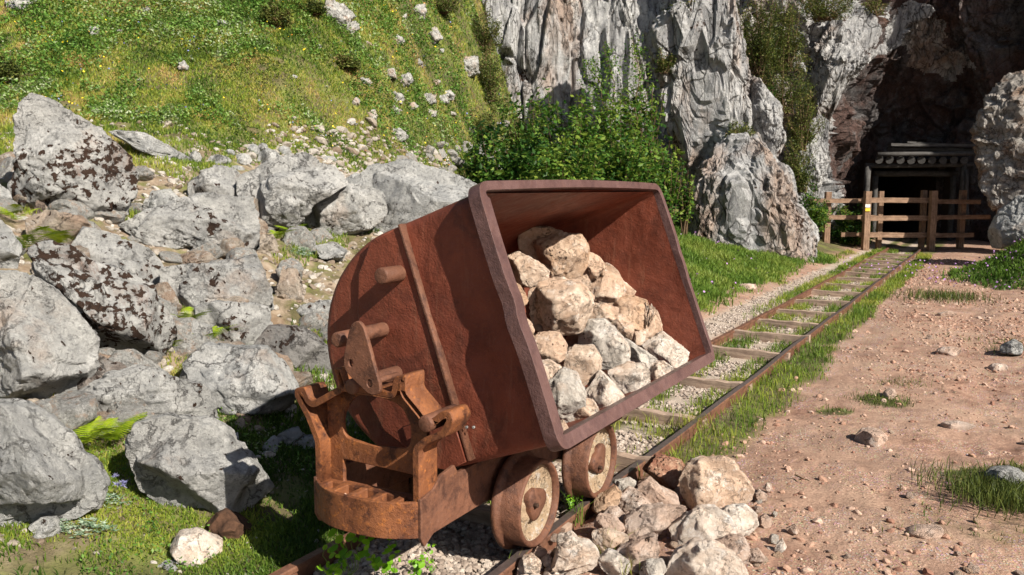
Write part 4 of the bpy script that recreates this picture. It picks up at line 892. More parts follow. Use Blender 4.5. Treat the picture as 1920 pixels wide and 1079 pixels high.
# wheels
def lathe(name, prof, c, mat, parent, n=56, tilt=0., smooth=True):
    """prof = (x along axle outward, radius); axle along p"""
    bm = bmesh.new(); rings = []
    for x, r in prof:
        rings.append([bm.verts.new((x, r * math.cos(t), r * math.sin(t))) for t in np.linspace(0, 2 * math.pi, n, endpoint=False)])
    for i in range(len(rings) - 1):
        for k in range(n): bm.faces.new((rings[i][k], rings[i][(k + 1) % n], rings[i + 1][(k + 1) % n], rings[i + 1][k]))
    o = mesh_bm(name, bm, mat, parent, smooth); o.location = c; return o
def wheel(a, sg, toe=0.):
    RW = .172; c = lc(CPp + sg * .285, a, RW + .001)
    Wm = bpy.data.objects.new('wheel', None); 
    prof = [(-.045, .06), (-.045, .192), (-.040, .197), (-.030, .197), (-.022, .192), (-.016, .178), (-.008, RW + .002), (.062, RW), (.068, RW - .004), (.070, RW - .010), (.066, RW - .018), (.046, RW - .024)]
    w_ = lathe('wheel', prof, c, M['rust_brown'], CART)
    if sg < 0: w_.rotation_euler = (0, 0, math.pi)
    else: w_.rotation_euler = (random.uniform(0, 3), 0, toe)
    fc = lathe('web_face', [(.046, RW - .022), (.040, .145), (.034, .12), (.030, .09), (.036, .07), (.040, .01), (.040, .0005)], (0, 0, 0), M['wheel_face'], w_)
    for v in fc.data.vertices:
        rr = math.hypot(v.co.y, v.co.z); an = math.atan2(v.co.z, v.co.y)
        if rr < .145: v.co.x += .005 * math.sin(an * 3 + rr * 40) + .003 * math.sin(an * 7)
    bm = bmesh.new(); ring = []; out = []
    n = 42
    for k, (x, f) in enumerate(((.030, 1.0), (.052, 1.0), (.058, .93), (.062, .6), (.068, .3), (.069, .01))):
        ring.append([bm.verts.new((x, f * rr_ * math.cos(t), f * rr_ * math.sin(t))) for t in np.linspace(0, 2 * math.pi, n, endpoint=False) for rr_ in (.066 + .010 * math.cos(3 * t) + .004 * math.cos(2 * t + 1),)])
    for i in range(len(ring) - 1):
        for k in range(n): bm.faces.new((ring[i][k], ring[i][(k + 1) % n], ring[i + 1][(k + 1) % n], ring[i + 1][k]))
    mesh_bm('hub_cap', bm, M['rust_brown'], w_, True)
    b = cyl('bolt', (.06, -.035, .01), (.078, -.035, .01), .010, M['rust_dark'], w_, 6, bevel=.002)
    return w_
for a in (2.857, 3.463):
    wheel(a, 1); wheel(a, -1)
    cyl('axle', lc(CPp - .27, a, .173), lc(CPp + .27, a, .173), .028, M['rust_dark'], CART)
    for sg in (1, -1): lbox('axle_box', CPp + sg * .205 - .03, CPp + sg * .205 + .03, a - .06, a + .06, .12, .26, M['rust_dark'])

# ------------------------------------------------------------------ stones heaped in the bucket
def zc(*l): return [(920 + x / 2.345, 400 + y / 2.345) for x, y in l]
nrm2 = EU * (-.47) + EV * 1.0; nrm2 /= np.linalg.norm(nrm2)      # plane v = v0 + .47 u
NP = nrm2[0] * PV + nrm2[1] * ZV
def heapY(x, y, v0):
    q0 = uv(0, v0); c = nrm2 @ q0; X = on_plane(x, y, NP, c); return X
CS = [
 ((133,95),(190,68),(250,68),(330,95),(390,100),(418,150),(415,230),(380,280),(330,298),(275,280),(240,225),(180,200),(133,160), 'ore_tan', 'largest tan stone crowning the heap in the bucket'),
 ((62,190),(130,178),(200,215),(255,255),(240,300),(170,318),(120,300),(75,240), 'ore', 'flat brown stone left of the top of the heap'),
 ((415,165),(470,190),(512,240),(490,290),(440,305),(405,270), 'ore', 'tan stone just right of the crowning stone'),
 ((505,225),(560,260),(580,300),(632,345),(600,375),(540,400),(480,405),(435,360),(440,320),(490,280), 'ore', 'rough stone on the right slope of the heap, upper one'),
 ((360,300),(420,272),(440,310),(425,360),(380,330), 'ore', 'small stone between the crowning stone and the big round one'),
 ((185,330),(240,300),(320,298),(395,310),(445,365),(430,440),(400,510),(330,528),(250,520),(200,490),(178,410), 'ore', 'big rounded stone in the middle left of the heap'),
 ((85,300),(130,320),(165,385),(140,412),(95,400), 'ore_tan', 'orange-brown stone by the near lip, upper one'),
 ((130,445),(175,480),(192,515),(165,560),(140,520), 'ore', 'narrow stone by the near lip under the orange-brown one'),
 ((182,550),(230,530),(300,530),(330,580),(320,640),(260,655),(195,648),(178,600), 'ore', 'block-shaped stone below the big rounded one'),
 ((395,510),(430,480),(500,475),(540,510),(600,580),(608,660),(560,675),(480,675),(430,620),(390,585), 'ore_grey', 'pale grey smooth stone in the centre of the heap'),
 ((420,400),(500,400),(560,420),(545,465),(500,478),(420,475), 'ore', 'stone right of the big rounded one'),
 ((500,405),(600,370),(680,385),(710,450),(700,515),(640,510),(600,480),(540,445), 'ore_tan', 'yellowish pitted stone on the right slope'),
 ((505,450),(580,450),(628,500),(612,565),(580,570),(540,515), 'ore', 'greyish-tan stone above the pale grey smooth one'),
 ((680,380),(730,440),(757,520),(720,565),(660,595),(620,585),(628,510),(695,500), 'ore', 'cream stone on the outer right slope'),
 ((595,555),(640,585),(735,650),(690,672),(605,672), 'ore_grey', 'dark grey stone right of the pale grey smooth one'),
 ((670,580),(760,535),(830,590),(862,610),(855,680),(820,705),(780,690),(750,650),(700,615), 'ore_white', 'rightmost whitish stone near the far corner of the bucket'),
 ((325,620),(370,590),(450,590),(483,650),(470,710),(400,755),(350,730),(325,680), 'ore', 'tan cornered stone left below the pale grey smooth one'),
 ((202,655),(260,650),(308,680),(310,710),(250,765),(225,740), 'ore_white', 'cream stone by the near lip below the block-shaped one'),
 ((245,760),(320,688),(380,720),(412,790),(405,870),(360,915),(290,915),(255,840), 'ore_grey', 'dark grey mottled stone low in the heap'),
 ((420,790),(480,700),(540,760),(595,830),(560,880),(480,882),(430,830), 'ore_white', 'brightest white stone resting on the lower lip'),
 ((525,700),(600,668),(680,670),(700,740),(690,800),(690,840),(650,852),(590,835),(560,770), 'ore_white', 'knobbly whitish stone right of the brightest white one'),
 ((690,670),(760,655),(800,690),(770,750),(700,800),(675,740), 'ore_white', 'cream stone by the lower lip left of the rightmost one'),
 ((365,910),(405,820),(450,830),(477,880),(450,920),(390,948), 'ore', 'small tan stone between the dark grey and the white stone'),
 ((284,920),(320,915),(347,960),(330,992),(298,975), 'ore', 'lowest small stone in the near corner of the bucket')]
for i, t in enumerate(CS):
    poly = zc(*t[:-2]); c = np.mean(poly, 0); X = heapY(c[0], c[1], .10)
    ctr = np.array(poly).mean(0); grow = [(ctr[0] + (x - ctr[0]) * 1.07, ctr[1] + (y - ctr[1]) * 1.07) for x, y in poly]
    traced('stone', grow, float(X[1]) - .03, t[-1], 'stone', M[t[-2]], depth=.62, lvl=5, seed=400 + i, group='stones heaped in the bucket', rough=1.15, cuts=9, deep=.5, push=.3)
n = 0
for i in range(400):
    u = random.uniform(.05, .62); v = .2 + .47 * u + random.uniform(.02, .22); a = random.uniform(A0 + .1, A1 - .15)
    if a > 3.05 + (.75 - u) * 1.25 or v > .8: continue
    q = uv(u, v); s = random.uniform(.035, .085); P3 = W(a, q[0], q[1])
    small_rock('stone', (P3[0], P3[1], P3[2] - s * .5), s, random.choice([M['ore'], M['ore_tan'], M['ore_white']]), 'smaller stone in a gap of the heap', 'stone', 'stones in the gaps of the heap'); n += 1
    if n > 75: break
# ------------------------------------------------------------------ stones spilled beside the cart
def z6(*l): return [(960 + x / 3.5556, 840 + y / 3.5556) for x, y in l]
GS = [
 ((880,150),(960,65),(1040,80),(1130,100),(1170,160),(1100,230),(1060,285),(1000,265),(960,200), 'ore_red', 'reddish angular stone furthest back in the spilled pile'),
 ((1135,210),(1180,130),(1270,100),(1400,95),(1480,130),(1560,230),(1620,300),(1560,350),(1420,420),(1290,410),(1180,370),(1140,290), 'ore', 'large rounded brown and cream boulder at the right of the pile'),
 ((845,250),(920,210),(990,280),(1090,320),(1115,400),(1010,420),(930,410),(860,330), 'pile', 'flat slanting slab left of the large brown boulder'),
 ((700,350),(780,275),(850,310),(945,400),(860,430),(770,440),(710,410), 'pile', 'pointed stone in front of the flat slanting slab'),
 ((685,225),(780,205),(825,230),(800,275),(730,295), 'ore_grey', 'small dark-sided stone near the rail behind the pile'),
 ((540,400),(560,340),(620,315),(690,270),(725,310),(700,370),(630,380),(590,440), 'ore_tan', 'tan stone lying against the rail next to the second wheel'),
 ((765,470),(860,410),(1000,400),(1150,410),(1130,480),(1000,550),(930,600),(820,610),(765,560), 'pile', 'broad pale block in the middle of the pile'),
 ((1060,540),(1150,470),(1240,420),(1360,415),(1450,480),(1490,560),(1450,640),(1300,665),(1180,650),(1080,610), 'ore_white', 'knobbly cream block below the large brown boulder'),
 ((1370,450),(1450,400),(1550,400),(1620,450),(1635,520),(1560,590),(1490,580),(1440,490), 'ore_white', 'rounded whitish stone at the right foot of the large boulder'),
 ((710,690),(800,640),(950,600),(975,680),(965,750),(860,810),(790,820),(740,760), 'pile', 'cracked stone with a dark left face in the front of the pile'),
 ((275,790),(310,690),(310,610),(400,590),(450,640),(540,660),(575,730),(530,805),(400,850),(290,840), 'ore_white', 'broad pale lump in front of the first wheel'),
 ((585,745),(640,692),(700,710),(785,780),(765,840),(660,850),(600,800), 'ore_grey', 'grey speckled stone at the bottom edge of the pile'),
 ((1030,880),(1090,720),(1200,660),(1330,660),(1480,740),(1560,850),(1540,930),(1050,930), 'ore_white', 'largest pale boulder cut by the bottom edge'),
 ((1340,645),(1450,600),(1530,600),(1590,700),(1580,790),(1500,780),(1400,720), 'pile', 'pinkish block between the largest pale boulder and the rounded whitish stone'),
 ((545,510),(580,450),(680,470),(750,540),(700,610),(600,570), 'pile', 'flat stone at the left of the broad pale block'),
 ((540,570),(640,550),(770,600),(770,650),(650,700),(560,650), 'ore', 'layered tan stone behind the cracked one'),
 ((1685,260),(1695,240),(1725,238),(1735,282),(1700,298), 'pile', 'small upright stone alone on the path right of the large boulder'),
 ((1745,700),(1765,650),(1800,610),(1828,665),(1790,700), 'ore_white', 'small pointed white stone on the path right of the pile'),
 ((1630,480),(1690,445),(1745,510),(1680,530), 'pile', 'pink wedge on the path at the edge of the pile'),
 ((1830,540),(1890,515),(1915,560),(1860,580), 'pile', 'low pink stone furthest right of the pile'),
 ((1600,310),(1650,285),(1700,320),(1695,355),(1630,345), 'pile', 'brownish stone touching the right tip of the large boulder'),
 ((1585,690),(1640,680),(1685,740),(1650,790),(1590,760), 'pile', 'grey-pink stone right of the pinkish block'),
 ((40,800),(70,740),(130,720),(190,770),(180,830),(90,850), 'ore_white', 'pale stone on the right rail side at the bottom edge'),
 ((120,720),(170,670),(230,690),(220,750),(150,760), 'pile', 'small pink stone left of the broad pale lump'),
 ((195,750),(240,710),(265,740),(255,790),(210,780), 'pile', 'tiny cornered stone beside the broad pale lump'),
 ((640,410),(700,400),(755,455),(740,500),(680,490),(600,450), 'pile', 'small brown stone behind the flat left one'),
 ((855,830),(900,760),(1000,760),(1030,820),(960,880),(870,880), 'ore_grey', 'shaded stone left of the largest pale boulder')]
for i, t in enumerate(GS):
    poly = z6(*t[:-2]); arr = np.array(poly); c = arr.mean(0); yb = min(arr[:, 1].max(), 1120)
    if t[-1].startswith('largest pale'): yb = 1100
    h = on_plane(c[0], yb, ZV, -.03); ctr = c; grow = [(c[0] + (x - c[0]) * 1.07, c[1] + (y - c[1]) * 1.07) for x, y in poly]
    traced('stone', grow, float(h[1]) + .0, t[-1], 'stone', M[t[-2]], depth=.62, lvl=5, seed=500 + i, group='stones spilled beside the cart', rough=1.15, cuts=9, deep=.5, push=.55)
n = 0
for i in range(2000):
    x = random.uniform(960, 1460); y = random.uniform(900, 1079)
    if y < 1079 - .60 * (x - 905) + 10 or x > 1500 - (1079 - y) * .25: continue
    h = on_plane(x, y, ZV, -.03); s = random.uniform(.012, .034)
    small_rock('stone', (h[0], h[1], -.04), s, random.choice([M['ore'], M['pile'], M['pile'], M['ore_white'], M['ore_grey']]), 'small stone in the spilled pile', 'stone', 'small stones of the spilled pile'); n += 1
    if n > 45: break
# stones and shards scattered on the path
n = 0
PS = [(1630, 822, 62, 32, 'broad low stone half sunk in the path beside the grass tuft'), (1668, 740, 26, 20, 'small stone right of the grass tuft on the path'), (1898, 655, 44, 34, 'grey stone near the right edge of the path'), (1790, 800, 70, 20, 'flat ledge of rock surfacing in the path'), (1880, 895, 90, 36, 'dark rock half hidden by the grass at the right edge'), (1870, 690, 40, 16, 'small dark rock poking out at the right'), (1775, 590, 40, 12, 'flat rock ledge across the path below the mound'), (1780, 660, 50, 18, 'low pale rock in the upper right of the path'), (1735, 1000, 80, 26, 'low sunken rock in the lower right of the path'), (1400, 538, 40, 14, 'pale piece of wood or stone in the grass left of the track')]
for i, (x, y, ww, hh, lab) in enumerate(PS):
    q = [(x + ww / 2 * math.cos(t) * random.uniform(.8, 1.15), y + hh / 2 * math.sin(t) * random.uniform(.8, 1.15)) for t in np.linspace(0, 6.28, 10)[:-1]]
    h = hit(x, y + hh * .42)
    traced('rock', q, float(h[1]), lab, 'rock', M['limestone' if i in (2, 4) else 'pile'], depth=1.2, lvl=4, seed=600 + i, group='rocks surfacing in the path', cuts=7, push=.5)
for i in range(3000):
    x = random.uniform(1180, 1930); y = random.uniform(560, 1085) if i % 3 else random.uniform(900, 1085)
    h = hit(x, y); p = h[0] * TY - h[1] * TX
    if p < -1.2: continue
    s = random.uniform(.009, .022) * (1 + .06 * h[1]) * (1.6 if random.random() < .1 else 1)
    small_rock('stone', (h[0], h[1], float(zterr(h[0], h[1])) - s * .35), s, random.choice([M['pile'], M['pile'], M['ore'], M['ore_tan']]), 'small loose stone lying on the dirt path', 'stone', 'loose stones on the path'); n += 1
    if n > 42: break
# uncountable: path pebbles, ballast
def scatter(N, x0, x1, y0, y1):
    return rng.uniform(x0, x1, N), rng.uniform(y0, y1, N)
X, Y = scatter(80000, -1.5, 9, 1.9, 19); p = X * TY - Y * TX; nn = fbm(P2(X * .9, Y * .9), 3, 41)
k = (p > -1.30) & (np.abs(X) < .64 * Y + .3) & (rng.uniform(0, 1, len(X)) < .25 + .9 * (nn + .25)); X, Y = X[k], Y[k]
sz = rng.uniform(.003, .0095, len(X)) * (1 + .12 * Y) * np.where(rng.uniform(0, 1, len(X)) > .93, 1.8, 1)
tag(stones_mesh('pebbles', np.stack([X, Y, zterr(X, Y) + sz * .1], 1), sz, M['pebble'], lvl=1), 'pink and brown pebbles strewn over the dirt path', 'pebbles', kind='stuff')
X, Y = scatter(9000, -1.5, 8, 1.9, 15); p = X * TY - Y * TX; nn = fbm(P2(X * 1.2, Y * 1.2), 3, 45); pile_d = np.hypot(X - .95, Y - 3.1)
k = (p > -1.36) & (np.abs(X) < .64 * Y + .3) & (rng.uniform(0, 1, len(X)) < .12 + .45 * np.clip(nn, 0, 1) + .8 * (pile_d < .9)); X, Y = X[k], Y[k]; sz = rng.uniform(.008, .022, len(X)) * (1 + .08 * Y)
tag(stones_mesh('gravel', np.stack([X, Y, zterr(X, Y)], 1), sz, M['pebble'], lvl=2, flat=.75), 'broken stones the size of walnuts scattered over the path and round the spilled pile', 'gravel', kind='stuff')
X, Y = scatter(5000, -3.2, .2, 2.2, 5.2); p = X * TY - Y * TX; nn = fbm(P2(X * 1.6, Y * 1.6), 3, 46)
k = (p < -2.3) & (p > -3.6) & (rng.uniform(0, 1, len(X)) < .10 + .7 * np.clip(nn, 0, 1)); X, Y = X[k], Y[k]; sz = rng.uniform(.004, .016, len(X))
tag(stones_mesh('gravel', np.stack([X, Y, zterr(X, Y)], 1), sz, M['bank_stone'], lvl=2), 'small stones in the trodden grass at the foot of the boulders', 'gravel', kind='stuff')
a = rng.uniform(1.2, 21.5, 26000); p = rng.uniform(-2.20, -1.56, len(a)); nn = fbm(P2(a * 1.3, p * 1.3), 3, 43)
k = (rng.uniform(0, 1, len(a)) < np.where(a < 5, 1., np.where(a < 9, .8, .35))); a, p = a[k], p[k]
a2 = rng.uniform(5.5, 16, 9000); p2 = -2.5 + rng.normal(0, .09, len(a2)); a = np.concatenate([a, a2]); p = np.concatenate([p, p2])
a3 = rng.uniform(1.5, 2.9, 2500); p3 = rng.uniform(-2.2, -1.3, len(a3)); a = np.concatenate([a, a3]); p = np.concatenate([p, p3])
sl_ = ((a - 4.05 + .41) % .82 - .41); keep = (np.abs(sl_) > .09) | (a < 4); a, p = a[keep], p[keep]
X = a * TX + p * TY; Y = a * TY - p * TX; sz = rng.uniform(.010, .024, len(X)) * np.where(a < 3.2, 1.15, 1)
tag(stones_mesh('gravel', np.stack([X, Y, zterr(X, Y) + sz * .15 + np.where(a < 4, .01, 0)], 1), sz, M['gravel'], lvl=1), 'grey and brown broken stone between and beside the rails', 'gravel', kind='stuff')
# ------------------------------------------------------------------ plants
M['grass'] = leafmat('grass_blades', [(0., (.05, .10, .014)), (.3, (.145, .225, .03)), (.62, (.30, .345, .05)), (.85, (.42, .36, .10)), (1., (.46, .31, .13))], .4)
M['grass_lush'] = leafmat('grass_lush', [(0., (.05, .11, .015)), (.5, (.13, .22, .03)), (1., (.28, .33, .07))], .4)
M['leaf'] = leafmat('shrub_leaf', [(0., (.015, .05, .010)), (.45, (.06, .15, .02)), (1., (.26, .34, .05))], .4)
M['herb'] = leafmat('herb_leaf', [(0., (.05, .13, .02)), (.5, (.14, .27, .04)), (.85, (.27, .37, .12)), (1., (.42, .48, .30))], .35)
M['heath'] = leafmat('heath_leaf', [(0., (.03, .05, .012)), (.5, (.10, .13, .025)), (.85, (.22, .22, .06)), (1., (.30, .20, .10))], .3)
M['fern'] = leafmat('fern_leaf', [(0., (.10, .20, .01)), (.5, (.24, .36, .015)), (1., (.40, .48, .04))], .45)
M['sprout'] = leafmat('sprout_leaf', [(0., (.06, .19, .01)), (.5, (.15, .36, .015)), (1., (.28, .50, .04))], .45, .35)
M['thistle_leaf'] = leafmat('thistle_leaf', [(0., (.07, .14, .08)), (.5, (.20, .30, .19)), (1., (.42, .50, .38))], .3)
M['thistle_blue'] = leafmat('thistle_blue', [(0., (.10, .10, .24)), (.5, (.22, .22, .42)), (1., (.45, .45, .62))], .3)
M['stem'] = plain('stem_brown', (.10, .065, .035), .9, .3, 30)
M['stem_green'] = plain('stem_green', (.10, .16, .03), .8, .3, 30)
M['yellow'] = plain('yellow_petal', (.75, .55, .02), .6, .2); M['blue_fl'] = plain('blue_petal', (.22, .25, .5), .6, .2); M['lilac'] = plain('lilac_petal', (.38, .2, .45), .6, .2); M['orange_fl'] = plain('orange_petal', (.6, .25, .05), .6, .2)
def blades(name, B, h, w_, tint, mat, lean=.5, parent=None, loc=(0, 0, 0)):
    N = len(B); az = rng.uniform(0, 2 * np.pi, N); l = rng.uniform(.1, 1, N) * lean
    side = np.stack([np.cos(az), np.sin(az), np.zeros(N)], 1); az2 = rng.uniform(0, 2 * np.pi, N); out = np.stack([np.cos(az2), np.sin(az2), np.zeros(N)], 1)
    h = h[:, None]; w_ = w_[:, None]; l = l[:, None]; up = np.array([0, 0, 1.])
    b0 = B - side * w_ * .5; b1 = B + side * w_ * .5
    m = B + up * h * .55 + out * h * l * .35; m0 = m - side * w_ * .42; m1 = m + side * w_ * .42
    t = B + up * h * (1 - .3 * l) + out * h * l
    V = np.stack([b0, b1, m1, m0, t], 1).reshape(-1, 3); i = np.arange(N)[:, None] * 5
    return link(name, mesh_np(name, V, i + np.array([0, 1, 2, 3]), i + np.array([3, 2, 4]), attrs={'tint': np.repeat(tint, 5)}), mat, parent, loc)
def leaves(name, C, s, tint, mat, parent=None, loc=(0, 0, 0), up=.5, asp=.55):
    N = len(C); n = rng.normal(size=(N, 3)); n[:, 2] = np.abs(n[:, 2]) + up; n /= np.linalg.norm(n, axis=1)[:, None]
    r = rng.normal(size=(N, 3)); a = np.cross(n, r); a /= np.linalg.norm(a, axis=1)[:, None]; b = np.cross(n, a); s = s[:, None]
    V = np.stack([C - a * s, C + b * s * asp - n * s * .12, C + a * s, C - b * s * asp - n * s * .12], 1).reshape(-1, 3); i = np.arange(N)[:, None] * 4
    return link(name, mesh_np(name, V, None, np.concatenate([i + np.array([0, 1, 2]), i + np.array([0, 2, 3])]), attrs={'tint': np.repeat(tint, 4)}), mat, parent, loc)
def tintn(X, Y, s=.8, seed=61, c=.45, g=.55, j=.2):
    return np.clip(c + g * fbm(P2(X * s, Y * s), 4, seed) + rng.uniform(-j, j, len(X)), 0, 1)
P_ = lambda X, Y: X * TY - Y * TX
# hillside turf
def polar(N, r0, r1, a0=-38, a1=38):
    r = np.exp(rng.uniform(np.log(r0), np.log(r1), N)); a = np.radians(rng.uniform(a0, a1, N)); return r * np.sin(a), r * np.cos(a), r
X, Y, r = polar(620000, 7, 24, -36, 6); Yb = np.interp(X, _yx, _yy); p = X * TY - Y * TX
n1 = fbm(P2(X * 1.4, Y * 1.4), 4, 62); k = (Y > Yb - .25 + .5 * n1) & (p < -3.2); X, Y, r, n1 = X[k], Y[k], r[k], n1[k]
bare = fbm(P2(X * 2.6, Y * 2.6), 3, 63); k = bare < .55; X, Y, r, n1 = X[k], Y[k], r[k], n1[k]
big = fbm(P2(X * 1.9, Y * 1.9), 3, 64); h = (.028 + .04 * rng.uniform(0, 1, len(X)) + .05 * np.clip(big, 0, 1)) * (r / 14) ** .4
t = tintn(X, Y, 2.6, 65, .45, .85, .34)
tag(blades('grass', np.stack([X, Y, zterr(X, Y) - .01], 1), h, .011 * (r / 11) * rng.uniform(.7, 1.5, len(X)), t, M['grass'], .9), 'short yellow-green grass covering the hillside', 'grass', kind='stuff')
X, Y, r = polar(260000, 7, 24, -36, 6); Yb = np.interp(X, _yx, _yy); p = X * TY - Y * TX
n1 = fbm(P2(X * 1.1, Y * 1.1), 4, 66) + .6 * fbm(P2(X * 4, Y * 4), 3, 67); k = (Y > Yb + .1) & (p < -3.2) & (n1 > .0); X, Y, r, n1 = X[k], Y[k], r[k], n1[k]
tag(leaves('ground_cover', np.stack([X, Y, zterr(X, Y) + rng.uniform(.02, .12, len(X)) * (1 + np.clip(n1, 0, 1))], 1), .018 * (r / 11) * rng.uniform(.7, 1.4, len(X)), tintn(X, Y, 2, 68, .5, .6, .4), M['herb']), 'low leafy herbs growing through the hillside grass', 'ground cover', kind='stuff')
X, Y, r = polar(150000, 7, 24, -36, 6); Yb = np.interp(X, _yx, _yy); n1 = fbm(P2(X * 1.6, Y * 1.6), 4, 166); k = (Y > Yb + .3) & (X * TY - Y * TX < -3.2) & (n1 > .2); X, Y, r, n1 = X[k], Y[k], r[k], n1[k]
tag(leaves('low_heath', np.stack([X, Y, zterr(X, Y) + rng.uniform(0, 1, len(X)) * (.05 + .5 * (n1 - .2))], 1), .015 * (r / 11) * rng.uniform(.6, 1.4, len(X)), rng.uniform(0, .8, len(X)), M['heath']), 'dark low heath in patches on the hillside', 'heath', kind='stuff')
X, Y = scatter(26000, -3.4, .3, 2.2, 5.4); p = P_(X, Y); nn = fbm(P2(X * 2.2, Y * 2.2), 4, 167); k = (p < -2.3) & (p > -3.8) & (nn > .0); X, Y, nn = X[k], Y[k], nn[k]
tag(leaves('ground_cover', np.stack([X, Y, zterr(X, Y) + rng.uniform(.004, .05, len(X))], 1), rng.uniform(.004, .011, len(X)), tintn(X, Y, 4, 68, .4, .6, .3), M['herb']), 'low weeds mixed into the grass at the foot of the boulders', 'ground cover', kind='stuff')
# turf elsewhere by mask
def turf(name, N, x0, x1, y0, y1, cond, hs, ws, label, mat='grass', lean=.7, tc=.4, tg=.6, thin=1.):
    X, Y = scatter(N, x0, x1, y0, y1); k = (np.abs(X) < .66 * Y + .4) & cond(X, Y); X, Y = X[k], Y[k]
    g = grass_mask(X, Y); k = rng.uniform(0, 1, len(X)) < g * thin; X, Y = X[k], Y[k]; d = np.hypot(X, Y)
    big = .6 + .9 * np.clip(fbm(P2(X * 2.5, Y * 2.5), 3, 71) + .3, 0, 1)
    tag(blades(name, np.stack([X, Y, zterr(X, Y) - .005], 1), hs * big * rng.uniform(.5, 1.3, len(X)), ws * rng.uniform(.6, 1.4, len(X)) * (1 + .1 * d), tintn(X, Y, 1.5, 72, tc, tg, .22), M[mat], lean), label, 'grass', kind='stuff')
A_f = lambda X, Y: X * TX + Y * TY
turf('grass', 420000, -3, 9, 2.0, 20, lambda X, Y: (P_(X, Y) > -2.9) & (P_(X, Y) < -.9) & (A_f(X, Y) > 3.2), .085, .0034, 'green and straw grass growing along both rails', 'grass', .8, .42, .5)
turf('grass', 260000, 0, 9, 7, 20, lambda X, Y: (P_(X, Y) < -2.7) & (Y < 17.5), .12, .006, 'bright grass bank between the track and the rock buttress', 'grass_lush', .8, .5, .6)
turf('grass', 330000, -4, .4, 2.2, 4.9, lambda X, Y: (P_(X, Y) < -2.25) & (P_(X, Y) > -3.9) & (fbm(P2(X * 3, Y * 3), 3, 99) + rng.normal(0, .2, len(X)) > -.06), .036, .0042, 'short trodden grass at the foot of the boulders', 'grass', .9, .24, .9)
turf('grass', 120000, -8, .5, 4.0, 9.5, lambda X, Y: (P_(X, Y) < -3.2) & (fbm(P2(X * .9, Y * .9), 3, 88) > -.1), .07, .0045, 'grass growing in the gaps between the boulders', 'grass', .8, .36, .8)
turf('grass', 160000, 4.8, 14, 9, 19, lambda X, Y: P_(X, Y) > -1.0, .10, .007, 'grass covering the mound at the right edge', 'grass_lush', .8, .3, .6)
turf('grass', 90000, 1.2, 6.5, 2.2, 8.5, lambda X, Y: P_(X, Y) > -.9, .045, .0035, 'tufts of dry dark grass on the right of the path', 'heath', .9, .5, .5)
# tiny flowers over the slope
for nm, mk, N, label in (('yellow_flowers', 'yellow', 420, 'tiny yellow flowers dotted over the grassy slope'), ('blue_flowers', 'blue_fl', 700, 'small clusters of blue flowers in the grassy slope'), ('orange_flowers', 'orange_fl', 160, 'tiny orange flowers dotted over the grassy slope')):
    X, Y, r = polar(N * 3, 8.5, 20, -34, 0); k = Y > np.interp(X, _yx, _yy) + .2
    if nm == 'blue_flowers': k &= fbm(P2(X * 2.2, Y * 2.2), 3, 81) > .22
    X, Y, r = X[k], Y[k], r[k]
    tag(leaves(nm, np.stack([X, Y, zterr(X, Y) + rng.uniform(.06, .13, len(X))], 1), .011 * (r / 11) * rng.uniform(.6, 1.3, len(X)), rng.uniform(0, 1, len(X)), M[mk], asp=.9), label, 'flowers', kind='stuff')
X, Y = scatter(900, 2, 9, 8, 16); k = (P_(X, Y) < -2.9) & (P_(X, Y) > -5.5) & (fbm(P2(X * 1.2, Y * 1.2), 3, 82) > .05); X, Y = X[k], Y[k]
X2, Y2 = scatter(500, 6, 11, 11, 16); X = np.concatenate([X, X2]); Y = np.concatenate([Y, Y2])
tag(leaves('lilac_flowers', np.stack([X, Y, zterr(X, Y) + rng.uniform(.08, .16, len(X))], 1), np.full(len(X), .017), X * 0, M['lilac'], asp=.9), 'lilac flowers in the grass bank and on the mound', 'flowers', kind='stuff')
